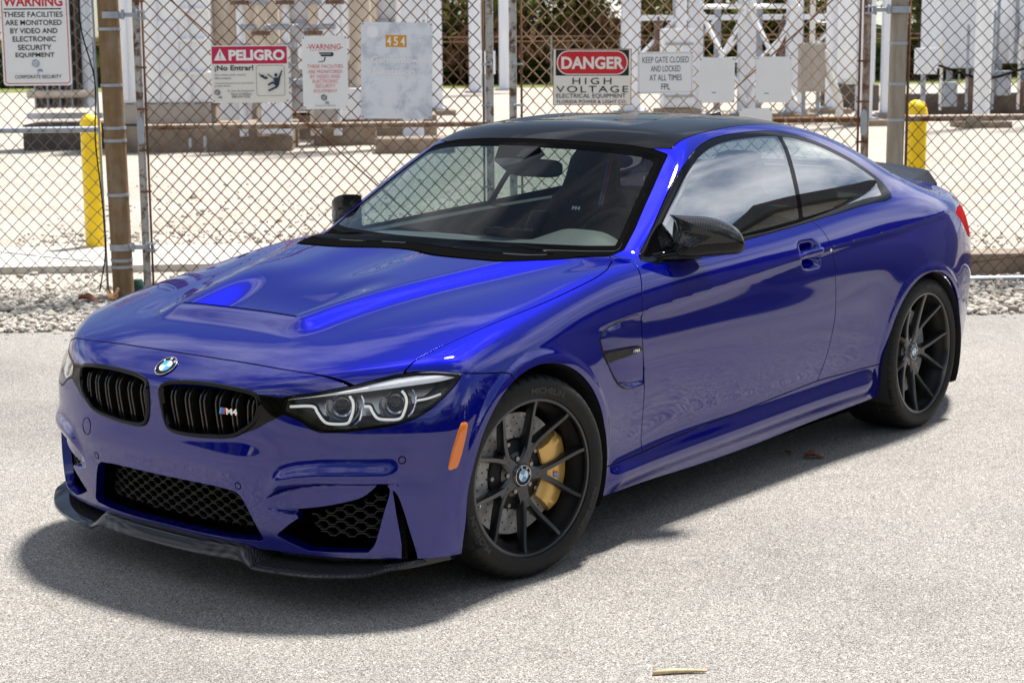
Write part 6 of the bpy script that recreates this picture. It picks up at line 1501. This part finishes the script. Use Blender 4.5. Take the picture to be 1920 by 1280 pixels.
def leaves(c,rx,rz,n,size,bunch=14,drop=0.0):
    cs=nrg.normal(0,1,(bunch,3)); cs/=np.linalg.norm(cs,axis=1)[:,None]; cs*=nrg.uniform(.35,1,(bunch,1))
    k=nrg.randint(0,bunch,n); P=cs[k]+nrg.normal(0,.19,(n,3)); P=P*[rx,rx,rz]+c
    a=nrg.normal(0,1,(n,3)); a/=np.linalg.norm(a,axis=1)[:,None]; b_=np.cross(a,nrg.normal(0,1,(n,3))); b_/=np.linalg.norm(b_,axis=1)[:,None]+1e-9
    if drop: a=a*[.3,.3,1]; 
    s=size*nrg.uniform(.6,1.4,(n,1)); V=np.stack([P-a*s,P+b_*s*.45,P+a*s,P-b_*s*.45],1).reshape(-1,3); return V,(np.arange(n)[:,None]*4+np.arange(4)[None]).tolist()
def tree(name,label,s,d,h,rx,mat,n=2600,size=.16,skirt=False,world=None,group='trees behind the far fence'):
    L=Loc(name,s,d) if world is None else None
    if L is None: r_=empty(name,world)
    else: r_=L.o
    tag(r_,label,'tree',group); tr=MB().tube([(0,0,-.1),(.05,0,h*.3),(-.05,.04,h*.62)],[.20,.15,.08],8)
    for a in np.linspace(0,2*pi,5,endpoint=False): tr.tube([(0,0,h*.35),(cos(a)*rx*.35,sin(a)*rx*.35,h*.55),(cos(a)*rx*.6,sin(a)*rx*.6,h*.7)],[.09,.05,.02],5)
    tr.build('trunk',MT['bark'],r_,True)
    V,F=leaves(np.array([0,0,h*.60]),rx,h*.42,n,size,18); o=mesh_obj('crown',V,F,MT[mat],r_,False)
    if skirt: V,F=leaves(np.array([0,-.5,1.9]),rx*.8,1.3,1500,.34,14,1.0); mesh_obj('dead_fronds',V,F,MT['deadfrond'],r_,False)
TL=('far olive tree left of the centre columns','far green tree behind the centre gate uprights','far palm thicket with brown fronds above the DANGER sign','far brown palm right of the DANGER sign','far tree behind the lattice bay','far tree behind the right gate upright','far tree behind the left transformer','far tree behind the right switchgear')
for i,(s,mat,sk) in enumerate(((3.2,'leafolive',False),(7.0,'leafgreen',True),(10.4,'leafolive',True),(13.6,'leafolive',True),(17.2,'leafgreen',False),(21.5,'leafolive',False),(-4.0,'leafgreen',False),(26.5,'leafgreen',False))):
    tree('tree',TL[i],s,67+1.5*(i%3),6.5+.8*(i%4),2.7,mat,3000,.20,sk)
V,F=leaves(np.array([0,0,1.1]),1,1.2,9000,.22,60); V=np.array(V); V[:,0]*=26; V[:,2]=np.abs(V[:,2])
o=mesh_obj('undergrowth',V,F,MT['leafgreen'],None,False); o.location=tuple(yd(9,70)); o.rotation_euler=(0,0,YROT); tag(o,'dark undergrowth beneath the far trees','undergrowth',kind='stuff')
# ------------------------------------------------------------------ the rest of the place and added hedges, seen mirrored in the paint and glass
MT['wallgrey']=_conc('grey_warehouse_wall',(.28,.27,.25),(.36,.35,.33),2); MT['eave']=simple('dark_eave',(.05,.05,.055),.6); MT['brick']=_conc('red_brown_wall',(.16,.05,.04),(.24,.08,.06),2)
W=empty('warehouse',(-24,15,0),rad(-62)); tag(W,'grey warehouse with dark eaves mirrored in the coupe\'s side window','building')
MB().box((0,3,2.4),(26,6,4.8)).build('wall',MT['wallgrey'],W); MB().box((0,2.9,5.0),(27,7,.5)).build('roof',MT['eave'],W)
for i in range(5): MB().box((-9+4.5*i,-.02,1.6),(2.4,.1,3.2)).build('roller_door',MT['steelmid'],W)
for i in range(2): MB().box((-11.2+9*i,-.03,1.1),(1.0,.1,2.2)).build('door',MT['brick'],W)
W2=empty('storage_building',(13,30,0),rad(20)); tag(W2,'red brown building mirrored along the coupe door','building'); MB().box((0,0,1.8),(16,6,3.6)).build('wall',MT['brick'],W2); MB().box((0,0,3.75),(17,7,.4)).build('roof',MT['eave'],W2)
def hedge(label,x0,y0,rz,L_,h):  # unseen hedges added to put dark bands into the car's reflections
    o=empty('unseen_hedge',(x0,y0,0),rz); tag(o,label,'hedge','unseen hedges added round the car park'); n,m=40,9; V=[]
    for i in range(n+1):
        for j in range(m):
            q=j/(m-1)*pi; bul=1+.22*sin(i*.9+j)+.18*sin(i*.37*2+j*1.7); V.append(((i/n-.5)*L_,-1.3*cos(q)*bul,max(0,h*sin(q)**.55*(.85+.2*sin(i*.8)+.12*sin(i*2.1)))))
    mesh_obj('hedge_body',V,[(i*m+j,i*m+j+1,(i+1)*m+j+1,(i+1)*m+j) for i in range(n) for j in range(m-1)],MT['leafgreen'],o,False)
    V,F=leaves(np.array([0,0,h*.5]),1,h*.5,1500,.22,60); V=np.array(V); V[:,0]*=L_*.5; V[:,1]*=1.7; V[:,2]=np.abs(V[:,2]); mesh_obj('hedge_leaves',V,F,MT['leafgreen'],o,False)
HG=(('unseen tall hedge added across the car park ahead of the coupe',19,3,1.45,16,4.6),('unseen tall hedge added behind the photographer',16,17,2.3,14,5.2),('unseen tall hedge added left of the photographer',3,21.5,.12,15,4.2),('unseen low hedge added between the hedges and the warehouse',-11,20.5,-.1,11,3.4),('unseen tall hedge added ahead of the coupe on the fence side',17,-12,1.9,14,4.4))
for a_ in HG: hedge(*a_)
RT=('tree behind the photographer left of the warehouse','tree mirrored over the warehouse roof','tree mirrored above the front wing','tree standing across the car park ahead of the coupe','tree far ahead of the coupe nose','tree beside the red brown building','tree mirrored in the rear haunch')
for i,(xx,yy) in enumerate(((-24,28),(-2,33),(6,27),(24,20),(33,8),(22,34),(-36,22))):
    tree('tree',RT[i],0,0,7.5+(i%3),3.4,'leafgreen',1500,.30,False,(xx,yy,0),'trees around the car park')
